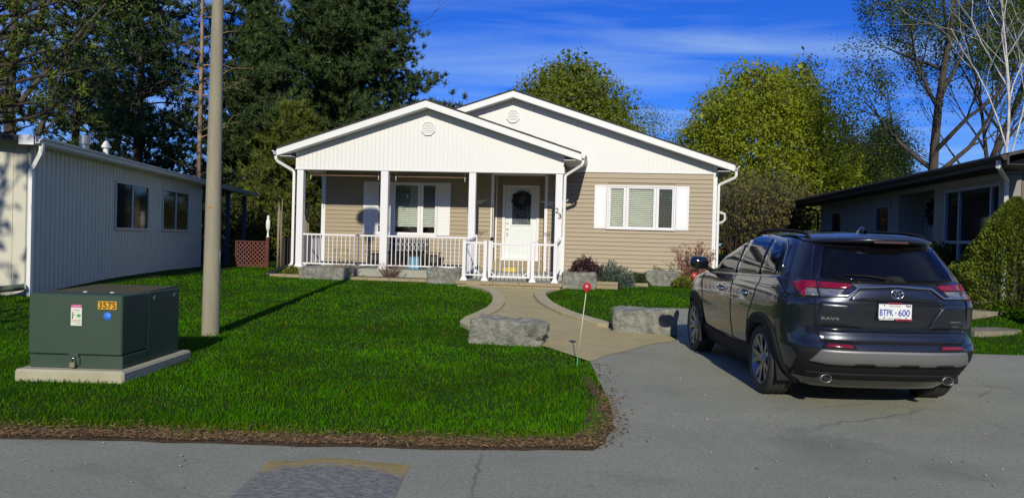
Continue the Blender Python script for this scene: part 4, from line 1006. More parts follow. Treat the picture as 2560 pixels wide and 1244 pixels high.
# wheel: tyre with tread ribs, rim, five split spokes, hub
def wheel():
    w = bpy.data.objects.new('wheel', None)
    R_ = .352; hw = .112; pr = []
    ribs = [-.112, -.108, -.075, -.071, -.067, -.063, -.027, -.023, -.019, -.015, .015, .019, .023, .027, .063, .067, .071, .075, .108, .112]
    tp = [(.235, -.10), (.245, -.112), (.30, -.122), (.33, -.118), (.344, -.104)]
    for k, x in enumerate([-.098, -.066, -.064, -.054, -.052, -.022, -.020, -.010, -.008, .008, .010, .020, .022, .052, .054, .064, .066, .098]):
        gr = k % 4 in (2, 3) if 0 < k < 17 else False
        tp.append((R_ - (.009 if k in (2, 3, 6, 7, 10, 11, 14, 15) else 0) - .004 * (abs(x) / .1) ** 2, x))
    tp += [(.344, .104), (.33, .118), (.30, .122), (.245, .112), (.235, .10)]
    m = MB(); k = 56; vs = []
    for r_, x in tp:
        for q in range(k): th = 2 * math.pi * q / k; vs.append((x, r_ * math.cos(th), r_ * math.sin(th)))
    m.add(vs, [(i * k + q, (i + 1) * k + q, (i + 1) * k + (q + 1) % k, i * k + (q + 1) % k) for i in range(len(tp) - 1) for q in range(k)], True)
    ty = m.mesh('tyre', RUB)
    m = MB(); rp_ = [(.236, -.10), (.242, -.118), (.247, -.116), (.250, -.108), (.240, -.10), (.222, -.095), (.215, .0), (.222, .10), (.240, .10)]
    vs = []
    for r_, x in rp_:
        for q in range(k): th = 2 * math.pi * q / k; vs.append((x, r_ * math.cos(th), r_ * math.sin(th)))
    m.add(vs, [(i * k + q, (i + 1) * k + q, (i + 1) * k + (q + 1) % k, i * k + (q + 1) % k) for i in range(len(rp_) - 1) for q in range(k)], True)
    rim = m.mesh('rim', ALLOY)
    sp_m = MB(); sps = []
    for j in range(5):
        for dlt in (-1, 1):
            a0 = 2 * math.pi * j / 5 + dlt * .16; a1 = 2 * math.pi * j / 5 + dlt * .27; vs = []
            for (r_, a, w_, x) in ((.06, a0, .024, -.085), (.15, (a0 + a1) / 2, .021, -.098), (.238, a1, .024, -.108)):
                c, s = math.cos(a), math.sin(a)
                for e in (-1, 1): vs.append((x, r_ * c - e * w_ * s, r_ * s + e * w_ * c))
                for e in (-1, 1): vs.append((x + .035, r_ * c - e * w_ * .6 * s, r_ * s + e * w_ * .6 * c))
            fs_ = []
            for i in range(2):
                b = 4 * i; fs_ += [(b, b + 4, b + 5, b + 1), (b + 2, b + 6, b + 4, b), (b + 1, b + 5, b + 7, b + 3), (b + 3, b + 7, b + 6, b + 2)]
            sps.append(MB().add(vs, fs_).mesh('spoke', ALLOY))
    hub = MB(); hp = [(.0, -.100), (.03, -.100), (.034, -.094), (.07, -.088), (.075, -.07), (.075, 0)]; vs = []
    for r_, x in hp:
        for q in range(20): th = 2 * math.pi * q / 20; vs.append((x, r_ * math.cos(th), r_ * math.sin(th)))
    hub.add(vs, [(i * 20 + q, (i + 1) * 20 + q, (i + 1) * 20 + (q + 1) % 20, i * 20 + (q + 1) % 20) for i in range(len(hp) - 1) for q in range(20)], True)
    hubm = hub.mesh('hub', ALLOY)
    disc = MB().lathe([(.16, -.01), (.16, .01)], 24, smooth=False).mesh('brake_disc', BLACK)
    return ty, rim, sps, hubm, disc
ty, rim, sps, hubm, disc = wheel()
for s_ in (-1, 1):
    for uc in (RA, FA):
        w = link('wheel', ty, car, (s_ * .80, uc, AX), (0, 0, 0 if s_ < 0 else math.pi))
        link('rim', rim, w)
        for q in sps: link('spoke', q, w)
        link('hub', hubm, w)
        link('brake_disc', disc, w, (.0, 0, 0), (0, math.pi / 2, 0))
    # mud flap
    fl = MB(); 
    fl.add([(s_ * .905, RA - .37, .50), (s_ * .74, RA - .36, .46), (s_ * .69, RA - .41, .215), (s_ * .885, RA - .42, .215), (s_ * .905, RA - .36, .50), (s_ * .74, RA - .35, .46), (s_ * .69, RA - .40, .215), (s_ * .885, RA - .41, .215)],
           [(0, 1, 2, 3), (7, 6, 5, 4), (0, 3, 7, 4), (2, 1, 5, 6), (3, 2, 6, 7)]); fl.build('mud_flap', PLAST, car)
    fl = MB(); fl.add([(s_ * .93, FA - .36, .44), (s_ * .72, FA - .35, .44), (s_ * .72, FA - .41, .19), (s_ * .95, FA - .42, .19), (s_ * .93, FA - .35, .44), (s_ * .72, FA - .34, .44), (s_ * .72, FA - .40, .19), (s_ * .95, FA - .41, .19)],
           [(0, 1, 2, 3), (7, 6, 5, 4), (0, 3, 7, 4), (2, 1, 5, 6), (3, 2, 6, 7)]); fl.build('mud_flap', PLAST, car)
    # mirrors
    f = fside(s_); b = f(3.02, 1.13, .0); mm = MB(); P = []
    for i in range(9):
        t = math.pi * i / 8; rr = math.sin(t) ** .55; P.append([(b[0] + s_ * (.17 + .12 * math.copysign(abs(math.cos(a)) ** .6, math.cos(a)) * max(rr, .12)), b[1] + .02 - .11 * math.cos(t) * .8, b[2] + .10 + .085 * math.copysign(abs(math.sin(a)) ** .7, math.sin(a)) * max(rr, .12)) for a in [2 * math.pi * q / 16 for q in range(17)]])
    mo = mm.grid(P, flip=(s_ > 0)).build('wing_mirror', GLOSSB, car)
    MB().tube([b, (b[0] + s_ * .08, b[1] + .02, b[2] + .05), (b[0] + s_ * .13, b[1] + .02, b[2] + .08)], [.03, .026, .02], 8).build('mirror_arm', PLAST, mo)
    # roof rail
    rr = [(s_ * .575, .66, 1.60), (s_ * .57, .76, 1.640), (s_ * .565, 1.0, 1.662), (s_ * .56, 1.6, 1.672), (s_ * .555, 1.95, 1.662), (s_ * .55, 2.15, 1.635), (s_ * .55, 2.25, 1.60)]
    MB().tube(rr, [.014, .018, .017, .017, .017, .017, .012], 8).build('roof_rail', PLAST, car)
# tailgate: glass, spoiler, garnish, lamps
f = frear
panel([(-.575, 1.545), (-.70, 1.21), (-.62, 1.20), (.62, 1.20), (.70, 1.21), (.575, 1.545)], f, .006, 'hatch_surround', GLOSSB, nr=10)
panel([(-.52, 1.525), (-.63, 1.235), (-.40, 1.215), (.40, 1.215), (.63, 1.235), (.52, 1.525)], f, .010, 'rear_window', GLASSC, nr=10)
sp = []
for k in range(25):
    y = -.62 + 1.24 * k / 24; e = 1 - (abs(y) / .62) ** 6
    u0 = rear_u(y, 1.57) - .10 - .05 * e + .06 * (abs(y) / .62) ** 2
    sp.append([(y, rear_u(y, 1.655 if abs(y) < .35 else 1.63) + .16, 1.668 - .05 * (abs(y) / .62) ** 2), (y, u0 + .18, 1.645 - .035 * (abs(y) / .62) ** 2), (y, u0 + .02, 1.612 - .03 * (abs(y) / .62) ** 2), (y, u0, 1.600 - .03 * (abs(y) / .62) ** 2), (y, u0 + .02, 1.575 - .02 * (abs(y) / .62) ** 2), (y, u0 + .16, 1.545 - .0 * (abs(y) / .62) ** 2)])
spo = MB().grid(sp, flip=False).build('spoiler', PAINT, car)
MB().cbox(-.16, .16, rear_u(0, 1.57) - .143, rear_u(0, 1.57) - .125, 1.568, 1.586, .004).build('brake_light', mat('brake_light_lens', (0.10, 0.06, 0.06), .2), spo)
wi = MB().tube([f(-.02, 1.235, .03), f(-.2, 1.265, .03), f(-.44, 1.275, .03)], [.014, .009, .006], 6).build('rear_wiper', PLAST, car)
panel([(-.10, 1.215), (.10, 1.215), (.06, 1.275), (-.06, 1.27)], f, .024, 'wiper_mount', PLAST, wi, nr=3)
for s_ in (-1, 1):
    g_ = lambda y, z, o, s_=s_: frear(s_ * y, z, o)
    # dark housing, then lenses
    panel([(.34, 1.155), (.40, 1.20), (.70, 1.225), (.86, 1.215), (.875, 1.06), (.60, 1.065), (.45, 1.085)], g_, .008, 'lamp_housing', GLOSSB, nr=6)
    panel([(.385, 1.185), (.44, 1.15), (.655, 1.150), (.655, 1.205), (.44, 1.198)], g_, .018, 'tail_lamp', REDL, nr=4)
    panel([(.455, 1.142), (.50, 1.092), (.655, 1.088), (.655, 1.142)], g_, .016, 'reverse_lamp', CLRL, nr=4)
    panel([(.67, 1.15), (.67, 1.21), (.765, 1.203), (.815, 1.18), (.795, 1.075), (.775, 1.06), (.745, 1.14)], g_, .020, 'tail_lamp', REDL, nr=6)
    panel([(.675, 1.075), (.675, 1.14), (.745, 1.14), (.80, 1.075)], g_, .018, 'reverse_lamp', CLRL, nr=4)
    panel([(.40, .622), (.41, .648), (.60, .650), (.63, .625)], g_, .030, 'reflector', REDL, nr=3)
    panel([(.37, .612), (.39, .660), (.63, .662), (.67, .612)], g_, .022, 'reflector_housing', GLOSSB, nr=3)
    ex = MB(); pr = [(.052, -.0), (.056, -.012), (.060, -.004), (.060, .05), (.052, .14)]
    ex.lathe([(.046, .10), (.048, .0), (.054, -.006), (.058, .0), (.058, .14), (.046, .14)], 22)
    e_ = ex.build('exhaust_tip', mat('dull_steel', (0.30, 0.30, 0.31), .35, metal=.9), car, (s_ * .565 - .02, .14, .318)); e_.rotation_euler = (-math.pi / 2, 0, 0); e_.scale = (.95, .68, 1)
    MB().lathe([(0, .03), (.045, .03), (.045, .05), (0, .05)], 16).build('exhaust_bore', DARK, e_)
# chrome garnish line
pline([(-.66, 1.082), (-.44, 1.084), (-.33, 1.165), (0, 1.182), (.33, 1.165), (.44, 1.084), (.66, 1.082)], f, .011, 'chrome_strip', CHROME, o=.016, n=10)
panel([(-.43, 1.045), (-.32, 1.158), (.32, 1.158), (.43, 1.045)], f, .012, 'badge_panel', PAINT, nr=4)
# pressed lower tailgate: number plate recess between two raised flanks
def flank(s_): 
    g_ = lambda y, z, o, s_=s_: frear(s_ * y, z, o)
    panel([(.30, .80), (.44, 1.02), (.66, 1.03), (.70, .80)], g_, .016, 'tailgate_pressing', PAINT, nr=5, inset=.0)
flank(-1); flank(1)
panel([(-.68, .765), (-.68, .788), (.68, .788), (.68, .765)], f, .014, 'tailgate_strip', GLOSSB, nr=2)
panel([(-.66, .672), (-.68, .762), (.68, .762), (.66, .672)], f, .020, 'tailgate_lower', PAINT, nr=4)
for pts in ([(-.70, 1.06), (-.70, .86), (-.685, .74), (-.62, .667), (0, .662), (.62, .667), (.685, .74), (.70, .86), (.70, 1.06)],): pline(pts, f, .007, 'tailgate_seam', SEAM, o=.006, n=8)
panel([(-.82, .60), (-.84, .66), (.84, .66), (.82, .60)], f, .016, 'bumper_step', PAINT, nr=4)
panel([(-.80, .30), (-.86, .60), (.86, .60), (.80, .30)], f, .010, 'bumper_lower', PLAST, nr=6)
panel([(-.735, .475), (-.66, .598), (.66, .598), (.735, .475), (.60, .455), (-.60, .455)], f, .030, 'skid_plate', SILV, nr=6)
for x in (-.28, .12, .46): panel([(x - .1, .452), (x - .08, .478), (x + .08, .478), (x + .1, .452)], f, .034, 'skid_slot', PLAST, nr=2)
panel([(-.72, .30), (-.74, .37), (.74, .37), (.72, .30)], f, .024, 'bumper_lip', PLAST, nr=3)
# emblem: three crossing ellipses
e_ = MB(); eu = rear_u(0, 1.11) - .022
def ell(cx, cz, a, b, r_): return [(cx + a * math.cos(2 * math.pi * k / 32), eu - .0, cz + b * math.sin(2 * math.pi * k / 32)) for k in range(33)]
e_.tube(ell(0, 1.112, .058, .041, 0), .0058, 6); e_.tube(ell(0, 1.110, .017, .034, 0), .0048, 6); e_.tube(ell(0, 1.131, .048, .017, 0), .0048, 6)
e_.build('emblem', CHROME, car)
# number plate
PLW = mat('plate_white', (0.74, 0.76, 0.74), .4); PLB = mat('plate_blue', (0.035, 0.06, 0.36), .5); PLG = mat('plate_grey', (0.25, 0.27, 0.28), .5); PLR = mat('plate_red', (0.42, 0.015, 0.06), .5)
pu = rear_u(0, .95) - .012; px0 = -.018
pf = MB(); pf.cbox(px0 - .163, px0 + .163, pu - .008, pu + .06, .872, 1.040, .006)
plate = pf.build('plate_frame', GLOSSB, car)
MB().box(px0 - .150, px0 + .150, pu - .0105, pu - .006, .890, 1.022).build('number_plate', PLW, plate)
def pt(txt, x, z, size, m, w, dy_=.0125, bold=0, d=.0006): link('lettering', text_mesh(txt, size, d, m, width=w, bold=bold), plate, (px0 + x, pu - dy_, z))
pt('BTPK', -.078, .946, .085, PLB, .125, bold=.0012); pt('600', .080, .946, .085, PLB, .105, bold=.0012)
cr_ = MB(); cr_.box(px0 - .003, px0 + .013, pu - .0128, pu - .012, .938, .942); cr_.box(px0 + .001, px0 + .009, pu - .0128, pu - .012, .943, .951); cr_.box(px0 + .004, px0 + .006, pu - .0128, pu - .012, .951, .956); cr_.build('plate_crown', PLB, plate)
pt('ONTARIO', -.005, 1.006, .02, PLG, .11); pt('YOURS TO DISCOVER', -.005, .896, .008, PLG, .13)
rb = MB(); rb.box(px0 - .065, px0 + .055, pu - .0115, pu - .007, 1.020, 1.036); rb.build('frame_red_band', PLR, plate); pt('BARRIE', -.005, 1.028, .013, GLOSSB, .10, bold=.0006)
MB().box(px0 + .008, px0 + .158, pu - .0105, pu - .007, .874, .890).build('frame_red_band', PLR, plate)
pt("JACKSON'S", -.075, .882, .013, PLW, .135, dy_=.0095, bold=.0008); pt('TOYOTA', .083, .882, .012, GLOSSB, .12, bold=.0006)
st_ = MB(); st_.box(px0 + .105, px0 + .143, pu - .0125, pu - .010, .998, 1.016); st_.build('plate_sticker', PLG, plate)
for x in (-.10, .10):
    for z in (1.012, .900): MB().lathe([(0, -.002), (.006, -.002), (.006, .003), (0, .003)], 10).build('plate_bolt', BLACK, plate, (px0 + x, pu - .011, z)).rotation_euler = (math.pi / 2, 0, 0)
def badge(txt, y, z, size, w, bold=.001):
    o = link('badge', text_mesh(txt, size, .003, CHROME, width=w, bold=bold), car, (y, rear_u(y, z) - .022, z))
    o.rotation_euler = (0, 0, math.atan((rear_u(y + .02, z) - rear_u(y - .02, z)) / .04)); return o
badge('RAV4', -.585, .875, .035, .15); badge('LIMITED', .565, .865, .022, .115, .0006); badge('AWD', .565, .825, .020, .065, .0006)
# antenna fin
fn = MB(); P = []
for i in range(7):
    t = i / 6; h_ = .075 * math.sin(math.pi * min(t * .8 + .2, 1)) ** 1.2 * (1 - .2 * t)
    P.append([(.035 * (1 - q) * q * 4 * s2 * (1 - .4 * t) if False else s2 * .03 * (1 - q) ** .5 * (.35 + .65 * math.sin(math.pi * (t * .7 + .2))), .72 + .20 * t + .05 * (1 - t) * (1 - q) * 0, 1.655 + h_ * q + .004 * t) for s2, q in ((-1, 0), (-1, .5), (-1, .85), (1, 1.0), (1, .85), (1, .5), (1, 0))])
fn.grid(P).build('antenna_fin', GLOSSB, car)
def ffront(y, z, o):
    ur, uf, w, L_, n = prof(z); Lf = float(np.interp(z, [1.0, 1.2, 1.3], [1.1, .8, .5])); t = min(abs(y) / w, .999)
    return (y, uf - Lf * (1 - (1 - t ** 2.6) ** (1 / 2.6)) + o, z)
panel([(-.70, 1.20), (-.55, 1.56), (.55, 1.56), (.70, 1.20)], ffront, .006, 'windscreen', GLASSC, nr=10)
# front lamps and grille on the far side, interior dark floor
for s_ in (-1, 1):
    f2 = fside(s_); panel([(3.95, .86), (4.05, .95), (4.35, .93), (4.42, .86)], f2, .006, 'headlight', CLRL, nr=3)
# ================================================================ vegetation
BARK = mat('grey_bark', (0.085, 0.068, 0.05), 0.95, var=.8, vscale=5, vcol=(0.04, 0.032, 0.025), bump=.6, bscale=18, vstretch=(1, 1, .25))
BARKP = mat('pine_bark', (0.055, 0.04, 0.03), 0.95, var=.7, vscale=4, vcol=(0.03, 0.024, 0.02), bump=.6, bscale=15, vstretch=(1, 1, .3))
BARKO = mat('orange_bark', (0.36, 0.25, 0.155), 0.9, var=.9, vscale=3, vcol=(0.13, 0.08, 0.05), vstretch=(1, 1, .5))
BIRCH = mat('birch_bark', (0.62, 0.60, 0.55), 0.8, var=.75, vscale=5, vcol=(0.22, 0.20, 0.18), vstretch=(1, 1, .6))
LEAFM = mat('maple_leaves', (0.225, 0.275, 0.012), 0.65, transl=.4, tint=True)
LEAFY = mat('yellow_green_leaves', (0.16, 0.20, 0.014), 0.65, transl=.4, tint=True)
LEAFG = mat('spring_leaves', (0.115, 0.165, 0.018), 0.65, transl=.4, tint=True)
NEED = mat('pine_needles', (0.034, 0.066, 0.016), 0.7, transl=.2, tint=True)
NEEDY = mat('sunny_pine_needles', (0.08, 0.11, 0.012), 0.7, transl=.25, tint=True)
SCRUB = mat('scrub_twigs', (0.15, 0.13, 0.05), .9, transl=.2, tint=True)
CEDAR = mat('cedar_foliage', (0.095, 0.115, 0.012), .75, transl=.25, tint=True)
CONEG = mat('cone_bush_foliage', (0.155, 0.205, 0.014), .75, transl=.3, tint=True)
GRASS = mat('grass_blades', (0.052, 0.185, 0.002), .6, transl=.4, tint=True, spec=.05)

def tubes_np(segs, k=5):
    """segs: array (m,8) p0 p1 r0 r1 -> vertices, quads"""
    A = np.asarray(segs, float); p0, p1, r0, r1 = A[:, :3], A[:, 3:6], A[:, 6], A[:, 7]
    d = p1 - p0; d /= np.linalg.norm(d, axis=1)[:, None] + 1e-9
    up = np.where(np.abs(d[:, 2:3]) > .9, np.array([[1., 0, 0]]), np.array([[0, 0, 1.]]))
    a = np.cross(d, up); a /= np.linalg.norm(a, axis=1)[:, None]; b = np.cross(d, a)
    th = 2 * np.pi * np.arange(k) / k; c, s = np.cos(th), np.sin(th)
    ring = a[:, None, :] * c[None, :, None] + b[:, None, :] * s[None, :, None]
    V = np.concatenate([p0[:, None] + ring * r0[:, None, None], (p1 + d * (r1[:, None] * .3))[:, None] + ring * r1[:, None, None]], 1)
    q = np.arange(k); F = np.stack([q, (q + 1) % k, k + (q + 1) % k, k + q], 1)
    F = (np.arange(len(A)) * 2 * k)[:, None, None] + F[None]
    return V.reshape(-1, 3), F.reshape(-1, 4)
def rnd_dir(rng, n):
    v = rng.normal(size=(n, 3)); return v / np.linalg.norm(v, axis=1)[:, None]
def leaves_np(C, size, rng, tintlo, tinthi, aspect=.6, dirs=None, flat=0.0):
    """one diamond leaf per centre"""
    n = len(C); d = rnd_dir(rng, n) if dirs is None else dirs
    e = np.cross(d, rnd_dir(rng, n)); e /= np.linalg.norm(e, axis=1)[:, None] + 1e-9
    sz = size * rng.uniform(.6, 1.3, n)[:, None]
    V = np.stack([C - d * sz * .5, C + e * sz * aspect * .5, C + d * sz * .5, C - e * sz * aspect * .5], 1).reshape(-1, 3)
    F = np.arange(4 * n).reshape(-1, 4); t = rng.uniform(0, 1, (n, 1)) ** 1.0
    T = np.asarray(tintlo) * (1 - t) + np.asarray(tinthi) * t
    return V, F, np.repeat(T, 4, 0)
class Tree:
    def __init__(s, seed): s.rng = np.random.default_rng(seed); s.segs = []; s.tips = []; s.td = []
    def limb(s, p, d, L, r, lev, maxlev, nch=5, up=.15, wig=.12, spread=.75, rend=.35, lratio=.62, steps=5, first=.3):
        p = np.array(p, float); d = np.array(d, float); d /= np.linalg.norm(d); pts = [p.copy()]; ds = [d.copy()]
        for k in range(steps):
            d = d + s.rng.normal(size=3) * wig; d[2] += up * .3; d /= np.linalg.norm(d)
            q = p + d * L / steps; ra, rb = r * (1 - (1 - rend) * k / steps), r * (1 - (1 - rend) * (k + 1) / steps)
            s.segs.append([*p, *q, ra, rb]); p = q; pts.append(p.copy()); ds.append(d.copy())
        if lev >= maxlev - 1:
            for q in pts[1:]: s.tips.append(q); s.td.append(d)
        if lev < maxlev:
            for c in range(nch):
                t = first + (1 - first) * (c + s.rng.uniform(0, .9)) / nch; i = min(int(t * steps), steps - 1); f = t * steps - i
                base = pts[i] * (1 - f) + pts[i + 1] * f
                ax = np.cross(ds[i], s.rng.normal(size=3)); ax /= np.linalg.norm(ax); ang = spread * s.rng.uniform(.6, 1.25)
                nd = ds[i] * math.cos(ang) + ax * math.sin(ang); nd[2] += up * .5
                rr = r * (1 - (1 - rend) * t) * s.rng.uniform(.45, .65)
                s.limb(base, nd, L * lratio * s.rng.uniform(.7, 1.15) * (1.1 - .35 * t), rr, lev + 1, maxlev, nch, up, wig * 1.15, spread, rend, lratio, max(3, steps - 1), .25)
def tree_obj(name, label, x, y, group=None, cat='tree', z=None):
    return thing(name, label, cat, (x, y, (G(x, y) if z is None else z) - .05), 0, group)
def trunk_mesh(parent, segs, m, k=6, name='trunk'):
    V, F = tubes_np(segs, k); return link(name, np_mesh(name, V, F, m, smooth=True), parent)
def crown_mesh(parent, parts, m, name='crown'):
    V, F, T, o = [], [], [], 0
    for v, f, t in parts: V.append(v); F.append(f + o); T.append(t); o += len(v)
    return link(name, np_mesh(name, np.concatenate(V), np.concatenate(F), m, tint=np.concatenate(T)), parent)
def needles(C, D, n, ln, wd, rng, lo, hi, cone=.75):
    """tufts: n needle-blades fanned round direction D at each centre C"""
    m = len(C); C = np.repeat(C, n, 0); D = np.repeat(D, n, 0)
    d = D * rng.uniform(.25, 1.0, (m * n, 1)) + rnd_dir(rng, m * n) * cone; d /= np.linalg.norm(d, axis=1)[:, None]
    e = np.cross(d, rnd_dir(rng, m * n)); e /= np.linalg.norm(e, axis=1)[:, None] + 1e-9
    L_ = ln * rng.uniform(.6, 1.25, (m * n, 1)); W = wd * rng.uniform(.7, 1.3, (m * n, 1)); b = C + rng.normal(size=(m * n, 3)) * ln * .12
    V = np.stack([b - e * W * .5, b + e * W * .5, b + d * L_], 1).reshape(-1, 3); F = np.arange(3 * m * n).reshape(-1, 3)
    t = np.repeat(rng.uniform(0, 1, (m, 1)), n, 0) * .7 + rng.uniform(0, .3, (m * n, 1))
    T = np.asarray(lo) * (1 - t) + np.asarray(hi) * t
    return V, F, np.repeat(T, 3, 0)
def pine(name, label, x, y, h, z0, rad, seed, dens=1.0, m=None, shape=1.0, gap=0.0, ln=.42, wd=.055, nn=20, trunk_r=.24, bark=None, lean=(0, 0), tuft=1.0, droop=.0, group=None, dead=0.0, jit=0.0):
    """pine: trunk, whorled limbs, needle tufts along the outer half of each limb"""
    rng = np.random.default_rng(seed); root = tree_obj(name, label, x, y, group)
    segs = []; n = 14; pts = [np.array([lean[0] * t + .05 * math.sin(5 * t + seed), lean[1] * t, h * t]) for t in np.linspace(0, 1, n + 1)]
    for k in range(n): segs.append([*pts[k], *pts[k + 1], trunk_r * (1 - .93 * k / n) + .02, trunk_r * (1 - .93 * (k + 1) / n) + .02])
    C, D = [], []
    z = z0
    while z < h - .25:
        t = (z - z0) / (h - z0); R_ = rad * (1 - t) ** shape * rng.uniform(.82, 1.06) + .25
        nb = max(3, int(rng.integers(4, 7)))
        a0 = rng.uniform(0, 6.28)
        for b in range(nb):
            if rng.uniform() < gap: continue
            a = a0 + 6.283 * b / nb + rng.uniform(-.3, .3); L_ = R_ * rng.uniform(.68, 1.03)
            d = np.array([math.cos(a), math.sin(a), rng.uniform(-.05, .30) + .35 * t - droop + jit * rng.uniform(-.35, .45)])
            p = np.array([np.interp(z, [q[2] for q in pts], [q[i] for q in pts]) for i in range(3)]); p[2] = z + jit * rng.uniform(-.3, .3)
            st = 5; r0 = min(.02 + .018 * L_, trunk_r * .5) * (1 - .45 * (jit > 0)); q = p.copy()
            isdead = rng.uniform() < dead
            for k in range(st):
                d2 = d + rng.normal(size=3) * (.10 + .15 * jit); d2[2] += .07 * k; d2 /= np.linalg.norm(d2); e = q + d2 * L_ / st
                segs.append([*q, *e, r0 * (1 - .85 * k / st), r0 * (1 - .85 * (k + 1) / st)])
                if (k >= 1 or t > .6) and not isdead:
                    m_ = max(1, int(dens * (2 + 1.1 * L_ / st * 3 * (k + 1) / st)))
                    for _ in range(m_):
                        s_ = rng.uniform(); off = rng.normal(size=3) * np.array([1, 1, .45]) * min(.10 + .16 * L_ * (.4 + .4 * k / st), .42) * tuft
                        C.append(q * (1 - s_) + e * s_ + off); D.append(d2 * .5 + np.array([0, 0, .7]) + rng.normal(size=3) * .25)
                        if rng.uniform() < .25: segs.append([*(q * (1 - s_) + e * s_), *C[-1], .012, .006])
                q = e
        z += rng.uniform(.30, .55) * max(.45, (h - z0) / 14) * (1 if dens > .6 else 1.5)
    C.append(np.array([lean[0], lean[1], h])); D.append(np.array([0, 0, 1.]))
    trunk_mesh(root, segs, bark or BARKP, 5)
    C, D = np.array(C), np.array(D)
    crown_mesh(root, [needles(C, D, nn, ln, wd, rng, (.5, .55, .5), (2.2, 1.95, 1.4))], m or NEED)
    return root
def bare_or_leafy(name, label, x, y, h, seed, trunk_r, fork=.3, levels=3, nch=5, leaf=None, nleaf=0, lsize=.12, jit=.25, bark=None, spread=.6, lean=(0, 0, 1), nlimb=6, lratio=.62, up=.25, lo=(.6, .65, .6), hi=(1.5, 1.4, 1.2), group=None, limb_l=.5, wig=.12):
    T = Tree(seed); rng = T.rng; root = tree_obj(name, label, x, y, group)
    d = np.array(lean, float); d /= np.linalg.norm(d); p = np.zeros(3); st = 8; pts = [p]
    for k in range(st):
        d = d + rng.normal(size=3) * .045; d /= np.linalg.norm(d); q = p + d * h * .82 / st; f = 1.25 if k == 0 else 1
        T.segs.append([*p, *q, trunk_r * f * (1 - .8 * k / st), trunk_r * (1 - .8 * (k + 1) / st)]); p = q; pts.append(p)
    for b in range(nlimb):
        t = fork + (1 - fork) * (b + rng.uniform(0, .8)) / nlimb; i = min(int(t * st), st - 1); base = pts[i] + (pts[i + 1] - pts[i]) * (t * st - i)
        a = 2.4 * b + rng.uniform(-.4, .4); sp_ = spread * rng.uniform(.8, 1.2)
        dd = np.array([math.cos(a) * math.sin(sp_), math.sin(a) * math.sin(sp_), math.cos(sp_)])
        T.limb(base, dd, h * limb_l * (1.15 - .6 * t) * rng.uniform(.8, 1.15), trunk_r * .55 * (1 - .7 * t), 1, levels, nch, up, wig, .62, .3, lratio)
    trunk_mesh(root, T.segs, bark or BARK, 5)
    if leaf and nleaf:
        tp = np.array(T.tips); idx = rng.integers(0, len(tp), nleaf); C = tp[idx] + np.clip(rng.normal(size=(nleaf, 3)), -1.6, 1.6) * jit
        crown_mesh(root, [leaves_np(C, lsize, rng, lo, hi)], leaf)
    return root
def round_maple(name, label, x, y, h, z0, rx_, ry_, seed, m, nclump, nleaf, lsize, clr=.55, lo=(.6, .65, .6), hi=(1.5, 1.45, 1.2), asym=0.0, top=1.6):
    """full maple: limbs inside, leaf clumps massed through the outer crown with gaps between"""
    rng = np.random.default_rng(seed); root = tree_obj(name, label, x, y)
    T = Tree(seed + 1); T.limb((0, 0, 0), (0, 0, 1), h * .62, .30, 0, 0, 0, .1, .05, rend=.5)
    for b in range(11):
        a = 2.4 * b; zb = z0 * .75 + (h * .55 - z0 * .75) * b / 11
        T.limb((0, 0, zb), (math.cos(a) * .8, math.sin(a) * .8, .75), h * .36, .12, 1, 3, 4, .2, .12)
    trunk_mesh(root, T.segs, BARK, 5)
    hc = h - z0; n = nclump; u = rnd_dir(rng, n * 2); rr = rng.uniform(.35, 1, n * 2) ** .45
    # bumpy envelope, pointed at the top, flat underneath
    bump = np.array([1 + .16 * noise.noise(Vector(v * 2.6 + np.array([seed, 0, 0]))) + .10 * noise.noise(Vector(v * 6 + np.array([0, seed, 0]))) for v in u])
    zc = z0 + hc * .40; P = np.empty((n * 2, 3))
    P[:, 0] = u[:, 0] * rx_ * rr * bump; P[:, 1] = u[:, 1] * ry_ * rr * bump
    P[:, 2] = np.where(u[:, 2] > 0, zc + np.abs(u[:, 2]) ** (1 / 1.0) * hc * .60 * rr * bump, zc + u[:, 2] * hc * .42 * rr)
    sh = 1 - np.clip((P[:, 2] - zc) / (hc * .62), 0, 1) ** top * .20
    P[:, 0] *= sh; P[:, 1] *= sh
    keep = np.array([noise.noise(Vector(p * .42 + np.array([seed * 3, 0, 0]))) > -.48 for p in P]); P = P[keep][:n]
    C = np.repeat(P, nleaf, 0); C = C + np.clip(rng.normal(size=C.shape), -1.7, 1.7) * np.array([clr, clr, clr * .42])
    ct = np.repeat(rng.uniform(.72, 1.25, (len(P), 1)), nleaf, 0)
    v, f, t = leaves_np(C, lsize, rng, lo, hi); t = t * np.repeat(ct, 4, 0)
    ni = 9000; Q = P[rng.integers(0, len(P), ni)] * np.array([.86, .86, 1]) + np.array([0, 0, -.1]) + rng.normal(size=(ni, 3)) * .3
    inner = leaves_np(Q, .30, rng, lo, hi, .8)     # bigger leaf sprays inside the crown
    crown_mesh(root, [(v, f, t), inner], m); return root

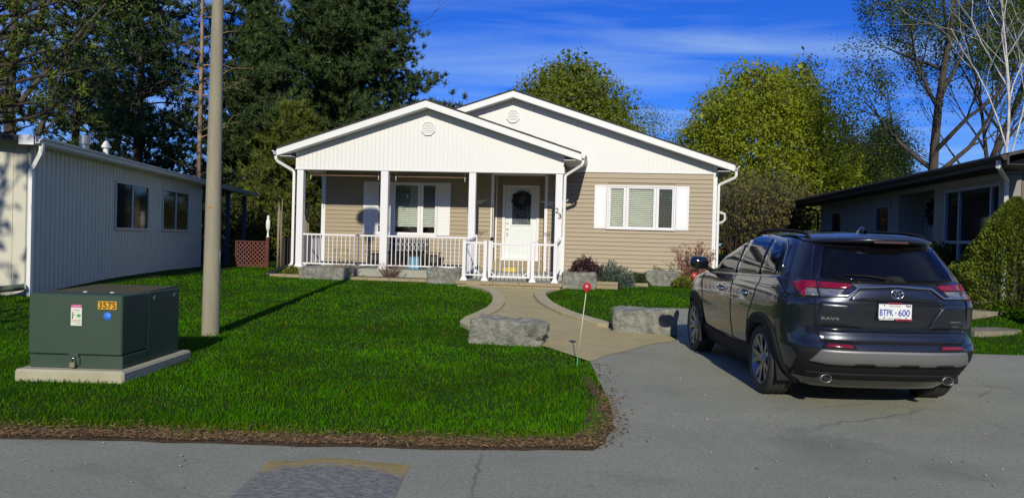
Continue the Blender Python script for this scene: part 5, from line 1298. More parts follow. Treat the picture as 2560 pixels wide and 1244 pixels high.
# --- trees behind the houses, right half
round_maple('maple_tree', 'broad yellow green maple in fresh leaf behind the bungalow\'s right eave', 13.3, 42, 10.7, 1.0, 5.0, 4.8, 4, LEAFM, 2900, 40, .14, hi=(1.5, 1.35, 1.1), lo=(.75, .8, .7), clr=.40)
round_maple('maple_tree', 'half leafed green maple rising behind the ridge of the bungalow', 3.2, 46, 11.9, 3.0, 4.8, 4.2, 9, LEAFY, 1500, 44, .125, clr=.42)
bare_or_leafy('big_maple', 'big dark limbed tree with sparse young leaves behind the grey house', 18.2, 34, 17.5, 26, .27, fork=.24, levels=4, nch=5, leaf=LEAFG, nleaf=45000, lsize=.11, jit=.24, nlimb=13, limb_l=.31, spread=.85, lratio=.66, lo=(.35, .42, .4), hi=(1.2, 1.25, .9))
bare_or_leafy('leaning_tree', 'leaning thick trunked tree right behind the big dark limbed tree', 19.3, 34.5, 15.5, 33, .19, fork=.35, levels=3, nch=4, leaf=LEAFG, nleaf=20000, lsize=.10, jit=.3, lean=(.33, 0, 1), nlimb=7, spread=.55, lo=(.35, .42, .4), hi=(1.1, 1.2, .9))
bare_or_leafy('birch_tree', 'white barked birch with bare branches above the grey house roof', 17.0, 27, 13.0, 5, .085, fork=.28, levels=4, nch=4, bark=BIRCH, nlimb=9, spread=.45, limb_l=.45, leaf=LEAFG, nleaf=1200, lsize=.09, jit=.2)
bare_or_leafy('young_tree', 'young grey green tree in small leaf between the round maple and the big tree', 21.8, 47, 6.4, 41, .10, fork=.2, levels=3, nch=5, leaf=LEAFG, nleaf=22000, lsize=.11, jit=.5, nlimb=9, hi=(1.9, 1.6, 1.0))
bare_or_leafy('young_tree', 'young leafy tree just over the far end of the grey house roof', 24.0, 50, 8.0, 47, .14, fork=.2, levels=3, nch=5, leaf=LEAFG, nleaf=22000, lsize=.12, jit=.5, nlimb=9, hi=(1.9, 1.6, 1.0))
bare_or_leafy('thin_tree', 'thin faint tree in bud beside the maple behind the bungalow roof', 9.2, 50, 8.6, 52, .10, fork=.25, levels=3, nch=5, leaf=LEAFG, nleaf=2500, lsize=.12, jit=.4, nlimb=8)
bare_or_leafy('twiggy_tree', 'fine twigged grey tree filling the gap left of the big dark limbed tree', 18.6, 41, 7.5, 143, .10, fork=.15, levels=4, nch=4, leaf=LEAFG, nleaf=9000, lsize=.10, jit=.3, nlimb=11, limb_l=.40, hi=(1.9, 1.6, 1.0))
bare_or_leafy('twiggy_tree', 'fine twigged tree behind the birch above the grey house', 23.5, 38, 14.0, 147, .16, fork=.15, levels=4, nch=4, leaf=LEAFG, nleaf=9000, lsize=.10, jit=.3, nlimb=11, limb_l=.40)
# --- left half
pine('white_pine', 'huge dense dark green pine behind the left side of the bungalow', -8.3, 38, 20.0, 1.6, 7.7, 3, dens=5.4, shape=1.08, nn=22, ln=.30, wd=.055, trunk_r=.34)
pine('white_pine', 'narrower dark pine left of the huge pine, behind the porch corner', -11.6, 35.5, 11.5, .9, 3.6, 17, dens=2.3, shape=.8, nn=22, ln=.25, wd=.042, trunk_r=.2)
pine('white_pine', 'low bushy pine between the lattice and the bungalow porch', -9.3, 33, 6.6, .5, 3.0, 19, dens=2.4, shape=.8, nn=20, ln=.24, wd=.04, trunk_r=.14, m=NEEDY)
pine('spruce_tree', 'dark see through pine standing left of the orange barked trunk', -15.9, 33, 19, 3.0, 4.0, 23, dens=1.5, shape=.5, gap=.3, nn=18, ln=.30, wd=.05, trunk_r=.17, dead=.2, jit=.9)
pine('spruce_tree', 'dark pine with a straight black trunk behind the roof pipes', -20.2, 36, 20, 2.5, 5.4, 29, dens=1.9, shape=.5, gap=.25, nn=20, ln=.30, wd=.05, trunk_r=.2, dead=.12, jit=.9)
pine('spruce_tree', 'thick dark pine between the two trunks behind the mobile home roof', -17.8, 37, 18, 2.0, 5.2, 31, dens=2.0, shape=.55, gap=.2, nn=20, ln=.30, wd=.05, trunk_r=.17, dead=.08, jit=.9)
pine('spruce_tree', 'dark pine filling the gap behind the lamp post', -13.6, 40, 17, 1.5, 3.6, 53, dens=1.7, shape=.6, gap=.2, nn=20, ln=.30, wd=.05, trunk_r=.16, jit=.9)
pine('orange_trunk_pine', 'slender bare trunk glowing pale orange in the sun left of the lamp post', -12.95, 32, 16, 3.5, 2.2, 37, dens=.7, shape=.4, gap=.72, nn=14, ln=.30, wd=.05, trunk_r=.115, bark=BARKO, dead=.3, jit=.8)
bare_or_leafy('old_maple', 'dark many limbed tree rising over the left end of the mobile home', -18.9, 30, 13.0, 61, .34, fork=.2, levels=3, nch=5, leaf=LEAFG, nleaf=5000, lsize=.15, jit=.4, nlimb=9, spread=.7, lo=(.4, .5, .4), hi=(1.5, 1.6, .9))
pine('sunny_pine', 'yellow green pine boughs at the far left edge above the mobile home', -14.9, 20.8, 12.5, 3.6, 3.6, 43, dens=.9, shape=.35, gap=.25, nn=20, ln=.26, wd=.035, trunk_r=.16, m=NEEDY)
for i, (x, y, hh, ln_, lab) in enumerate(((-10.3, 40, 17, (.14, 0, 1), 'tall bare tree with upright limbs just right of the lamp post'), (-13.0, 44, 19, (-.18, 0, 1), 'bare grey tree leaning left behind the lamp post'), (-8.9, 42, 18, (-.25, 0, 1), 'bare forked tree leaning left against the huge pine'))):
    bare_or_leafy('bare_tree', lab, x, y, hh, 71 + i, .22, fork=.25, levels=4, nch=4, nlimb=7, spread=.5, lean=ln_, limb_l=.5, group='bare trees left of the huge pine')
# --- undergrowth
def bush(name, label, x, y, rx_, ry_, h, seed, m, n, lsize, cat='shrub', lo=(.55, .6, .55), hi=(1.5, 1.45, 1.3), z=None, aspect=.5, up=.5, stems=6, bark=None, shape=2.0, kind=None, shell=.5, group=None, twig=True):
    """shrub: stems plus leaf-sized faces through an uneven dome"""
    rng = np.random.default_rng(seed)
    root = thing(name, label, cat, (x, y, (G(x, y) if z is None else z) - .02), 0, group)
    u = rnd_dir(rng, n); u[:, 2] = np.abs(u[:, 2]); r = rng.uniform(shell, 1, n) ** .6
    b = np.array([1 + .22 * noise.noise(Vector(v * 2.2 + np.array([seed * 1.7, 0, 0]))) + .16 * noise.noise(Vector(v * 5 + np.array([0, seed * 1.3, 0]))) for v in u])
    P = u * np.array([rx_, ry_, h]) * (r * b)[:, None]
    d = u * (1 - up) + np.array([0, 0, up]) + rnd_dir(rng, n) * .45; d /= np.linalg.norm(d, axis=1)[:, None]
    v, f, t = leaves_np(P, lsize, rng, lo, hi, aspect, d)
    cl = np.array([.82 + .5 * noise.noise(Vector(p * (3.2 / max(rx_, .3)) + np.array([seed, 1, 0]))) for p in P]); t = t * np.repeat(cl, 4)[:, None].clip(.45, 1.5)
    segs = []
    for k in range(stems):
        a = rng.uniform(0, 6.28); q = np.array([rx_ * .12 * math.cos(a), ry_ * .12 * math.sin(a), 0]); e = np.array([rx_ * .6 * math.cos(a), ry_ * .6 * math.sin(a), h * rng.uniform(.45, .8)])
        mid = (q + e) / 2 + np.array([0, 0, h * .1]); segs += [[*q, *mid, .02 * h + .004, .014 * h + .003], [*mid, *e, .014 * h + .003, .005]]
    trunk_mesh(root, segs, bark or BARK, 4, 'stems'); crown_mesh(root, [(v, f, t)], m, 'foliage')
    return root
def twig_bush(name, label, x, y, r, h, seed, n, m, z=None, tipm=None, ntip=0, tips=.03, cat='shrub', group=None, thick=.005, spread=.45, lo=(.6,) * 3, hi=(1.4,) * 3):
    """leafless shrub: many thin upright forking stems"""
    rng = np.random.default_rng(seed); root = thing(name, label, cat, (x, y, (G(x, y) if z is None else z) - .02), 0, group); segs = []; T = []
    for k in range(n):
        a = rng.uniform(0, 6.28); s_ = spread * math.sqrt(rng.uniform(.02, 1)) * 1.3; d = np.array([math.cos(a) * s_, math.sin(a) * s_, 1]); d /= np.linalg.norm(d)
        p = np.array([math.cos(a), math.sin(a), 0]) * r * .15 * rng.uniform(); L_ = h * rng.uniform(.6, 1.08)
        for j in range(4):
            d2 = d + rng.normal(size=3) * .10; d2 /= np.linalg.norm(d2); q = p + d2 * L_ / 4; segs.append([*p, *q, thick * (1 - .2 * j), thick * (.8 - .2 * j) + .001])
            if j >= 1:
                for _ in range(2):
                    b = d2 + rng.normal(size=3) * .5; b /= np.linalg.norm(b); e = q + b * L_ * .16 * rng.uniform(.5, 1.3); segs.append([*q, *e, thick * .5, thick * .3]); T.append(e)
            p = q
        T.append(p)
    trunk_mesh(root, segs, m, 3, 'stems')
    if tipm and ntip:
        T = np.array(T); C = T[rng.integers(0, len(T), ntip)] + rng.normal(size=(ntip, 3)) * .02; crown_mesh(root, [leaves_np(C, tips, rng, lo, hi)], tipm, 'buds')['kind'] = 'stuff'
    return root
def scatter_mass(name, label, x0, x1, y0, y1, hfun, n, m, lsize, seed, aspect=.35, lo=(.4, .45, .4), hi=(1.5, 1.4, 1.2), cat='undergrowth', thr=-.25):
    rng = np.random.default_rng(seed); P = np.empty((n, 3)); P[:, 0] = rng.uniform(x0, x1, n); P[:, 1] = rng.uniform(y0, y1, n)
    H_ = np.array([hfun(a) * (1 + .35 * noise.noise(Vector((a * .5, b * .5, seed)))) for a, b in P[:, :2]]); P[:, 2] = .35 + H_ * rng.uniform(0, 1, n) ** .8
    keep = np.array([noise.noise(Vector(p * .8 + np.array([seed, 0, 0]))) > thr for p in P]); P = P[keep]
    d = rnd_dir(rng, len(P)) * .8 + np.array([0, 0, .7]); d /= np.linalg.norm(d, axis=1)[:, None]
    v, f, t = leaves_np(P, lsize, rng, lo, hi, aspect, d)
    cl = np.array([.8 + .7 * noise.noise(Vector(p * .7 + np.array([0, seed, 0]))) for p in P]).clip(.3, 1.6); t = t * np.repeat(cl, 4)[:, None]
    o = link(name, np_mesh(name, v, f, m, tint=t)); o['kind'] = 'stuff'; o['label'] = label; o['category'] = cat; return o
scatter_mass('woodland_understorey', 'dark green woodland undergrowth behind the mobile home', -34, -8.2, 38, 46, lambda x: 4.2, 30000, NEED, .28, 3, aspect=.3, hi=(2.2, 1.8, 1.0), thr=-.08)
scatter_mass('woodland_understorey', 'yellow green sunlit brush beyond the deck posts', -12.5, -6.6, 29.5, 33.5, lambda x: 2.1, 16000, CEDAR, .15, 5, aspect=.3, hi=(1.6, 1.5, 1.0), thr=-.2)
scatter_mass('far_woods', 'hazy far belt of spring trees beyond the gardens', -60, 70, 75, 95, lambda x: 4.6, 18000, SCRUB, .75, 7, aspect=.6, hi=(1.7, 1.6, 1.2), thr=-.4)
for i, (x, y, lab, r_, hh) in enumerate(((8.9, 30.5, 'tall bare twiggy hedge shrub against the bungalow\'s right corner', 1.3, 3.6), (10.4, 31.5, 'second twiggy hedge shrub, left of the distant white railing', 1.3, 3.3), (11.8, 33.5, 'twiggy hedge shrub with green lower stems behind the car roof', 1.3, 2.9), (10.0, 34.5, 'fuller twiggy hedge shrub at the back under the round maple', 1.5, 3.4))):
    twig_bush('hedge_shrub', lab, x, y, r_, hh, 90 + i, 230, BARK, tipm=SCRUB, ntip=9000, tips=.09, group='bare hedge shrubs right of the bungalow', thick=.012, spread=.42, lo=(.5, .6, .5), hi=(1.6, 1.7, 1.0))
# --- garden plants
yc = H2W
def hp(x, y): q = H2W(x, y); return q[0], q[1]
def lobed_cone(name, label, x, y, r, h, seed, m, n, lsize, cat='bush'):
    rng = np.random.default_rng(seed); root = thing(name, label, cat, (x, y, G(x, y) - .05))
    t = rng.uniform(0, 1, n) ** .8; a = rng.uniform(0, 6.283, n)
    prof_ = np.interp(t, [0, .12, .35, .6, .8, .93, 1], [.90, 1.0, .93, .62, .36, .18, .03])
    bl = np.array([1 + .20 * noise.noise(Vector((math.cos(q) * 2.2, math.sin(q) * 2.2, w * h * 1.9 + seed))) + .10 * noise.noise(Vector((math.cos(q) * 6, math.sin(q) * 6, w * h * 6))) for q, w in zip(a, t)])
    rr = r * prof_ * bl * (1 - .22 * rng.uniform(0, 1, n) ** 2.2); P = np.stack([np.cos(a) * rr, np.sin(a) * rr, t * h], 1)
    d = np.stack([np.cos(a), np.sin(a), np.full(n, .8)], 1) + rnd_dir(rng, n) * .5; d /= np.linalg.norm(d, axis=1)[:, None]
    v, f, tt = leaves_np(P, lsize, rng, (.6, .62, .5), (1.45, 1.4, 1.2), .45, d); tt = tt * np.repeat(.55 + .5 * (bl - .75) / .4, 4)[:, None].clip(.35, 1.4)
    trunk_mesh(root, [[0, 0, 0, 0, 0, h * .8, .06, .015]], BARK, 6); crown_mesh(root, [(v, f, tt)], m, 'foliage'); return root
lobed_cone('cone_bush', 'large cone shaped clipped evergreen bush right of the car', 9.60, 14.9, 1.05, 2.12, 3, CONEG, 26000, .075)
bush('round_bush', 'small round evergreen bush peeping over the car tailgate', 10.3, 18.6, .62, .6, 1.15, 8, CEDAR, 9000, .07, cat='bush')
scatter_mass('ground_cover', 'low leafy ground cover in the bed below the cone bush', 8.9, 11.8, 13.2, 14.9, lambda x: .14, 5000, GRASS, .10, 13, aspect=.5, hi=(2.2, 1.6, 1.0), cat='ground cover', thr=-.6)
BURG = mat('burgundy_leaves', (0.035, 0.010, 0.014), .7, transl=.2, tint=True)
BLUE = mat('blue_spruce_needles', (0.115, 0.165, 0.135), .75, tint=True)
JUN = mat('juniper_needles', (0.030, 0.050, 0.010), .75, tint=True)
YEL = mat('lime_leaves', (0.20, 0.22, 0.02), .6, transl=.3, tint=True)
DRY = mat('dry_stems', (0.155, 0.10, 0.065), .9, tint=False)
RUST = mat('rusty_stems', (0.20, 0.085, 0.055), .9)
RUSTL = mat('rusty_buds', (0.24, 0.095, 0.06), .9, tint=True)
bush('barberry_bush', 'dark burgundy barberry bush behind the step rock', *hp(3.02, -.45), .50, .42, .78, 11, BURG, 3800, .055, z=.44, hi=(1.9, 1.5, 1.5), up=.6)
bush('dwarf_spruce', 'blue green dwarf spruce beside the burgundy bush', *hp(3.72, -.35), .62, .5, .62, 12, BLUE, 5200, .075, z=.42, up=.1, aspect=.28, shell=.2)
bush('juniper', 'low dark green juniper right of the blue dwarf spruce', *hp(4.32, .35), .45, .4, .32, 13, JUN, 2600, .07, z=.44, up=.2)
twig_bush('red_stemmed_shrub', 'leafless rusty twigged shrub at the right corner of the bungalow', *hp(5.85, .35), .5, 1.02, 14, 105, RUST, z=.45, tipm=RUSTL, ntip=1500, tips=.05, thick=.008)
bush('lime_plant', 'small lime leaved plant right of the corner rock', *hp(5.55, .0), .28, .25, .30, 15, YEL, 700, .07, z=.45)
bush('lime_plant', 'tiny lime sprig against the siding behind the corner rock', *hp(4.95, 1.0), .2, .15, .45, 16, YEL, 250, .06, z=.5, shell=.75)
bush('lime_plant', 'lime leaved plant under the left porch post', *hp(-4.78, -.45), .25, .22, .30, 17, YEL, 700, .08, z=.42, aspect=.3)
bush('lime_plant', 'flat lime sprout between the two twig shrubs under the porch', *hp(-2.75, -.7), .2, .12, .06, 18, YEL, 160, .06, z=.46, aspect=.3)
bush('lime_plant', 'yellow sprig by the bungalow wall left of the corner rock', *hp(4.45, 1.15), .18, .12, .16, 20, YEL, 160, .05, z=.6)
twig_bush('dry_twig_shrub', 'dry brown twig shrub behind the left porch rock', *hp(-3.2, -.75), .35, .50, 21, 60, DRY, z=.42, tipm=RUSTL, ntip=160, tips=.03, thick=.006, spread=.75, group='dry twig shrubs under the porch')
twig_bush('dry_twig_shrub', 'dry brown twig shrub in front of the middle porch post', *hp(-2.02, -.75), .35, .46, 22, 90, DRY, z=.42, tipm=RUSTL, ntip=200, tips=.03, thick=.006, spread=.85, group='dry twig shrubs under the porch')
# --- lawn
def inpoly(P, poly):
    x, y = P[:, 0], P[:, 1]; r = np.zeros(len(P), bool); n = len(poly)
    for i in range(n):
        (x0, y0), (x1, y1) = poly[i], poly[(i + 1) % n]
        if y0 == y1: continue
        c = ((y0 > y) != (y1 > y)) & (x < (x1 - x0) * (y - y0) / (y1 - y0) + x0); r ^= c
    return r
yr = np.arange(9.5, 19.4, .1)
walk_poly = [(wk_l(v) - .0, v) for v in yr] + [(wk_r(v), v) for v in yr[::-1]]
yd = np.arange(5.4, 15.7, .1)
drv_poly = [(drv_l(v) + .0, v) for v in yd] + [(6.5, 15.6), (6.5, 10.95), (16, 10.95), (16, 5.4)]
hpoly = [H2W(*p)[:2] for p in ((-5.5, -1.22), (2.6, -1.9), (2.62, -1.2), (3.95, -1.2), (3.97, -.1), (7.2, -.1), (7.2, 14), (-5.5, 14))]
hpoly = [H2W(*p)[:2] for p in ((-5.35, -1.2), (-.12, -1.2), (-.12, -1.8), (2.55, -1.8), (2.55, -1.2), (3.9, -1.2), (3.95, .1), (6.9, .1), (7.2, 14), (-5.4, 14))]
lpoly = [(-14, 13.2), (-8.2, 13.2), (-7.5, 19.9), (-7.62, 20.05), (-8.4, 28), (-14, 28)]
padpoly = [(-4.85, 7.64), (-3.83, 7.66), (-3.58, 8.97), (-4.6, 9.05)]
stone_poly = []
def lawn_blades(seed, n, ymin, ymax, xmin, xmax, power, keep_fn, hgt, wid):
    rng = np.random.default_rng(seed)
    # areal density falls with the square of distance: pick y with pdf ~ y^-power
    u = rng.uniform(0, 1, n); a = 1 - power; y = (ymin ** a + u * (ymax ** a - ymin ** a)) ** (1 / a)
    x = rng.uniform(xmin, xmax, n); P = np.stack([x, y], 1)
    P = P[keep_fn(P, rng)]
    return P
tri_noise = lambda P, s, o: np.array([noise.noise(Vector((a * s, b * s, o))) for a, b in P])
def keep(P, rng):
    ok = ~(inpoly(P, walk_poly) | inpoly(P, drv_poly) | inpoly(P, hpoly) | inpoly(P, lpoly) | inpoly(P, padpoly))
    # worn, ragged edge towards the road and the driveway corner
    e = np.array([road_edge(v) for v in P[:, 0]]); dd = P[:, 1] - e
    dl = np.array([drv_l(v) for v in P[:, 1]]) - P[:, 0]; dl = np.where((P[:, 1] < 8.2) & (P[:, 0] < 1.2), dl, 9)
    nn_ = tri_noise(P, 1.4, 3.) * .16 + tri_noise(P, 4.5, 8.) * .14
    dens = np.clip((dd - .03 + nn_ * 1.2) / .38, 0, 1) ** 1.2 * np.clip((dl + .00 + nn_ * .4) / .14, 0, 1)
    tuft = (tri_noise(P, 2.2, 15.) > .28) & (dd > .04) & (dl > -.02)
    # stay in the view cone (with a margin for a step aside)
    view = np.abs(P[:, 0]) < P[:, 1] * .80 + 1.0
    return ok & view & ((rng.uniform(0, 1, len(P)) < dens) | (tuft & (rng.uniform(0, 1, len(P)) < .5)))
def blades(P, rng, h0, w0, dry=None):
    n = len(P); z = np.array([G(a, b) for a, b in P]); dist = P[:, 1]
    h = h0 * rng.uniform(.5, 1.25, n) * (1 + .55 * tri_noise(P, 1.1, 30.)); w = w0 * rng.uniform(.7, 1.3, n) * np.clip(dist / 7.0, .8, 2.6)
    a = rng.uniform(0, 6.283, n); ln = rng.uniform(.10, .75, n) * h; b = rng.uniform(0, 6.283, n)
    base = np.stack([P[:, 0], P[:, 1], z - .01], 1); sd_ = np.stack([np.cos(a), np.sin(a), 0 * a], 1) * w[:, None] * .5
    md = base + np.stack([np.cos(b) * ln * .3, np.sin(b) * ln * .3, h * .6], 1); tp = base + np.stack([np.cos(b) * ln, np.sin(b) * ln, h], 1)
    V = np.stack([base - sd_, base + sd_, md + sd_ * .8, tp, md - sd_ * .8], 1).reshape(-1, 3)
    F = np.concatenate([np.stack([5 * np.arange(n) + q for q in (0, 1, 2, 4)], 1)]); 
    F3 = np.stack([5 * np.arange(n) + q for q in (4, 2, 3, 3)], 1)
    patch = (1 + .45 * tri_noise(P, .55, 50.) + .40 * tri_noise(P, 2.5, 60.)).clip(.45, 1.7)
    t = rng.uniform(.6, 1.35, n) * patch; yb = rng.uniform(0, 1, n)
    e = np.array([road_edge(v) for v in P[:, 0]]); dr_ = np.clip(1 - (P[:, 1] - e - .15) / .45, 0, 1) * rng.uniform(0, 1, n)
    dr_ = np.maximum(dr_, (rng.uniform(0, 1, n) < .05 + .10 * (tri_noise(P, 1.7, 90.) > .3)) * rng.uniform(.4, 1, n))
    T = np.stack([t * (1 + .3 * yb), t * (1 + .10 * yb), t * (1 - .3 * yb)], 1) * (1 - dr_[:, None]) + np.array([[4.2, 1.25, 4.0]]) * dr_[:, None]
    return V, F, F3, np.repeat(T, 5, 0)
def grass_object(name, label, P, seed, h0, w0):
    rng = np.random.default_rng(seed); V, F, F3, T = blades(P, rng, h0, w0)
    n = len(P); me = bpy.data.meshes.new(name); me.vertices.add(len(V)); me.vertices.foreach_set('co', V.astype('f').ravel())
    tri = np.stack([5 * np.arange(n) + q for q in (4, 2, 3)], 1)
    li = np.concatenate([F.ravel(), tri.ravel()]).astype('i'); me.loops.add(len(li)); me.loops.foreach_set('vertex_index', li)
    ls = np.concatenate([4 * np.arange(n), 4 * n + 3 * np.arange(n)]).astype('i'); me.polygons.add(2 * n); me.polygons.foreach_set('loop_start', ls); me.polygons.foreach_set('loop_total', np.concatenate([np.full(n, 4), np.full(n, 3)]).astype('i'))
    a = me.color_attributes.new('tint', 'FLOAT_COLOR', 'POINT'); a.data.foreach_set('color', np.concatenate([T, np.ones((len(V), 1))], 1).astype('f').ravel())
    me.materials.append(GRASS); me.update(calc_edges=True)
    o = link(name, me); o['kind'] = 'stuff'; o['label'] = label; o['category'] = 'grass'; return o
P = lawn_blades(1, 420000, 5.7, 24.0, -12.5, 12.5, 1.9, keep, 0, 0)
left = P[:, 0] < np.array([wk_r(v) if v < 19.3 else -1. for v in P[:, 1]]) 
right = ~left & (P[:, 0] > 6.3)
grass_object('lawn_grass', 'thick green lawn grass in front of the bungalow', P[~right], 2, .046, .0066)
grass_object('lawn_grass', 'lawn grass right of the car by the flagstones', P[right], 3, .046, .0066)
# one tree across the verge on the left, outside the picture: its crown dapples the mobile home's front
bare_or_leafy('street_tree', 'street tree beside the road left of the view', -9.6, 1.6, 9.5, 81, .2, fork=.35, levels=3, nch=5, leaf=LEAFG, nleaf=2600, lsize=.22, jit=.4, nlimb=8, spread=.6, limb_l=.38)

# unseen trees added to screen low sky, deepening shade; panes and car mirror them
scatter_mass('sky_screen_woods', 'unseen belt of trees added behind the viewer to screen the low sky', -60, 60, -38, -30, lambda x: 11.5, 30000, NEED, 1.0, 23, aspect=.7, hi=(1.8, 1.5, 1.2), thr=-.5)
# dead grass and clippings over the verge
rng = np.random.default_rng(31); nV = 10000
vxx = rng.uniform(-7, 1.0, nV); vyy = np.array([road_edge(v) for v in vxx]) + np.abs(rng.normal(size=nV)) * .18 - .03
nC = 1300; yc_ = rng.uniform(5.72, 8.4, nC); xc_ = np.array([drv_l(v) for v in yc_]) - .05 + rng.normal(size=nC) * .055 * (1.6 - .3 * (yc_ - 5.7))
okv = np.concatenate([~inpoly(np.stack([vxx, vyy], 1), drv_poly), np.ones(nC, bool)]); vxx = np.concatenate([vxx, xc_]); vyy = np.concatenate([vyy, yc_]); vxx, vyy = vxx[okv], vyy[okv]; nV = len(vxx)
dv_ = np.stack([rng.normal(size=nV), rng.normal(size=nV), np.abs(rng.normal(size=nV)) * .30], 1); dv_ /= np.linalg.norm(dv_, axis=1)[:, None]
cv = np.stack([vxx, vyy, .026 + .012 * rng.uniform(0, 1, nV)], 1); v, f, t = leaves_np(cv, .045, rng, (.35, .32, .3), (1.6, 1.45, 1.2), .13, dv_)
o = link('dead_grass', np_mesh('dead_grass', v, f, mat('dead_grass_straw', (0.17, 0.115, 0.06), .9, tint=True), tint=t)); o['kind'] = 'stuff'; o['label'] = 'brown dead grass and clippings along the verge of the road'; o['category'] = 'dead grass'
# ================================================================ small things
# boulders
def boulder(label, c, dims, rz, seed, amp=.05, chip=0):
    nx, ny, nz_ = 34, 20, 16; L_, D_, H_ = dims; pts = {}; vs = []; fs = []
    def key(i, j, k):
        if (i, j, k) in pts: return pts[i, j, k]
        p = Vector(((i / nx - .5) * L_, (j / ny - .5) * D_, k / nz_ * H_))
        # round the edges a little, then roughen
        q = Vector((p.x / (L_ / 2), p.y / (D_ / 2), (p.z - H_ / 2) / (H_ / 2))); m_ = max(abs(q.x), abs(q.y), abs(q.z))
        ln = (abs(q.x) ** 16 + abs(q.y) ** 16 + abs(q.z) ** 16) ** (1 / 16); p2 = Vector((p.x / ln, p.y / ln, H_ / 2 + (p.z - H_ / 2) / ln))
        s_ = Vector((seed * 3.1, 0, 0)); d = noise.noise_vector(p2 * 2.6 + s_) * amp * 1.3 + noise.noise_vector(p2 * 8 + s_) * amp * .6 + noise.noise_vector(p2 * 21 + s_) * amp * .38 + noise.noise_vector(p2 * 48 + s_) * amp * .2
        p2 = p2 + d
        if chip:   # broken lower right corner with bedding ledges
            w = sstep((p2.x / L_ - .12) / .3) * sstep((.62 - p2.z / H_) / .3)
            st = round(p2.z * 22) / 22; p2.x -= w * chip * (.6 + .5 * noise.noise(Vector((st * 40, seed, 0)))); p2.y += w * chip * .5 * (1 if p2.y < 0 else 0) * (.6 + .9 * noise.noise(Vector((st * 47, seed, p2.x * 6))))
        if k == 0: p2.z = min(p2.z, 0) - .08
        pts[i, j, k] = len(vs); vs.append(tuple(p2)); return pts[i, j, k]
    for i in range(nx):
        for j in range(ny): fs.append((key(i, j, nz_), key(i + 1, j, nz_), key(i + 1, j + 1, nz_), key(i, j + 1, nz_)))
    for i in range(nx):
        for k in range(nz_): fs.append((key(i, 0, k), key(i + 1, 0, k), key(i + 1, 0, k + 1), key(i, 0, k + 1))); fs.append((key(i + 1, ny, k), key(i, ny, k), key(i, ny, k + 1), key(i + 1, ny, k + 1)))
    for j in range(ny):
        for k in range(nz_): fs.append((key(0, j + 1, k), key(0, j, k), key(0, j, k + 1), key(0, j + 1, k + 1))); fs.append((key(nx, j, k), key(nx, j + 1, k), key(nx, j + 1, k + 1), key(nx, j, k + 1)))
    o = MB().add(vs, fs, False).build('boulder', ROCK, None, c, **{'label': label, 'category': 'boulder', 'group': 'grey limestone boulders round the lawn'}); o.rotation_euler = (0, 0, rz); return o
def hb(x, y, z): return H2W(x, y, z)
boulder('long rough grey boulder with a broken corner on the lawn edge by the path', (.02, 10.98, .07), (1.08, .62, .345), -.22, 1, .04, chip=.13)
boulder('squarish grey boulder half in the car\'s shadow at the right of the path', (2.13, 12.35, .10), (1.0, .55, .40), -.12, 2, .035)
boulder('long dark grey boulder under the left half of the porch, lamp shadow on its end', hb(-3.68, -1.02, .38), (1.2, .5, .32), HYAW, 3, .035)
boulder('grey boulder left of the porch gate, below the railing', hb(-.50, -1.02, .38), (.90, .5, .40), HYAW, 4, .04)
boulder('tall sloped grey boulder right of the porch gate below the burgundy bush', hb(2.90, -1.12, .36), (.84, .5, .41), HYAW, 5, .03)
boulder('grey boulder standing by the siding under the right window', hb(5.03, .40, .45), (.84, .4, .37), HYAW, 6, .035)
# low planter walls of cast stone
def planter(label, xs, y, z0, z1, depth=.28):
    w = thing('planter_wall', label, 'garden wall', H2W(xs[0], y, z0), HYAW, 'low planter walls along the bungalow'); x0 = xs[0]
    for a, b in zip(xs, xs[1:]):
        MB().cbox(a - x0 + .004, b - x0 - .004, -.02, depth, z1 - z0 - .075, z1 - z0, .006).build('cap_stone', STONE, w)
        MB().cbox(a - x0 + .004, b - x0 - .004, 0, depth - .02, -.15, z1 - z0 - .077, .006).build('wall_stone', STONE, w)
    return w
planter('short planter wall left of the long dark porch boulder', (-5.14, -4.72, -4.25), -1.05, .36, .49)
planter('planter wall between the two porch boulders, below the dry twig shrubs', (-3.12, -2.55, -1.95, -1.4, -.9), -1.05, .37, .475)
planter('planter wall right of the sloped boulder, below the blue dwarf spruce', (3.30, 3.86), -1.05, .37, .555)
planter('low planter edge between the blue dwarf spruce and the window boulder', (3.87, 4.3, 4.66), -.12, .40, .50)
for x0, x1, y0, y1 in ((-5.12, -.2, -.80, -.14), (2.5, 3.9, -.80, 1.7), (3.9, 6.5, .1, 1.74)):
    MB().add([H2W(x0, y0, .43), H2W(x1, y0, .43), H2W(x1, y1, .46), H2W(x0, y1, .46)], [(0, 1, 2, 3)]).build('planting_bed', DIRT, kind='structure')
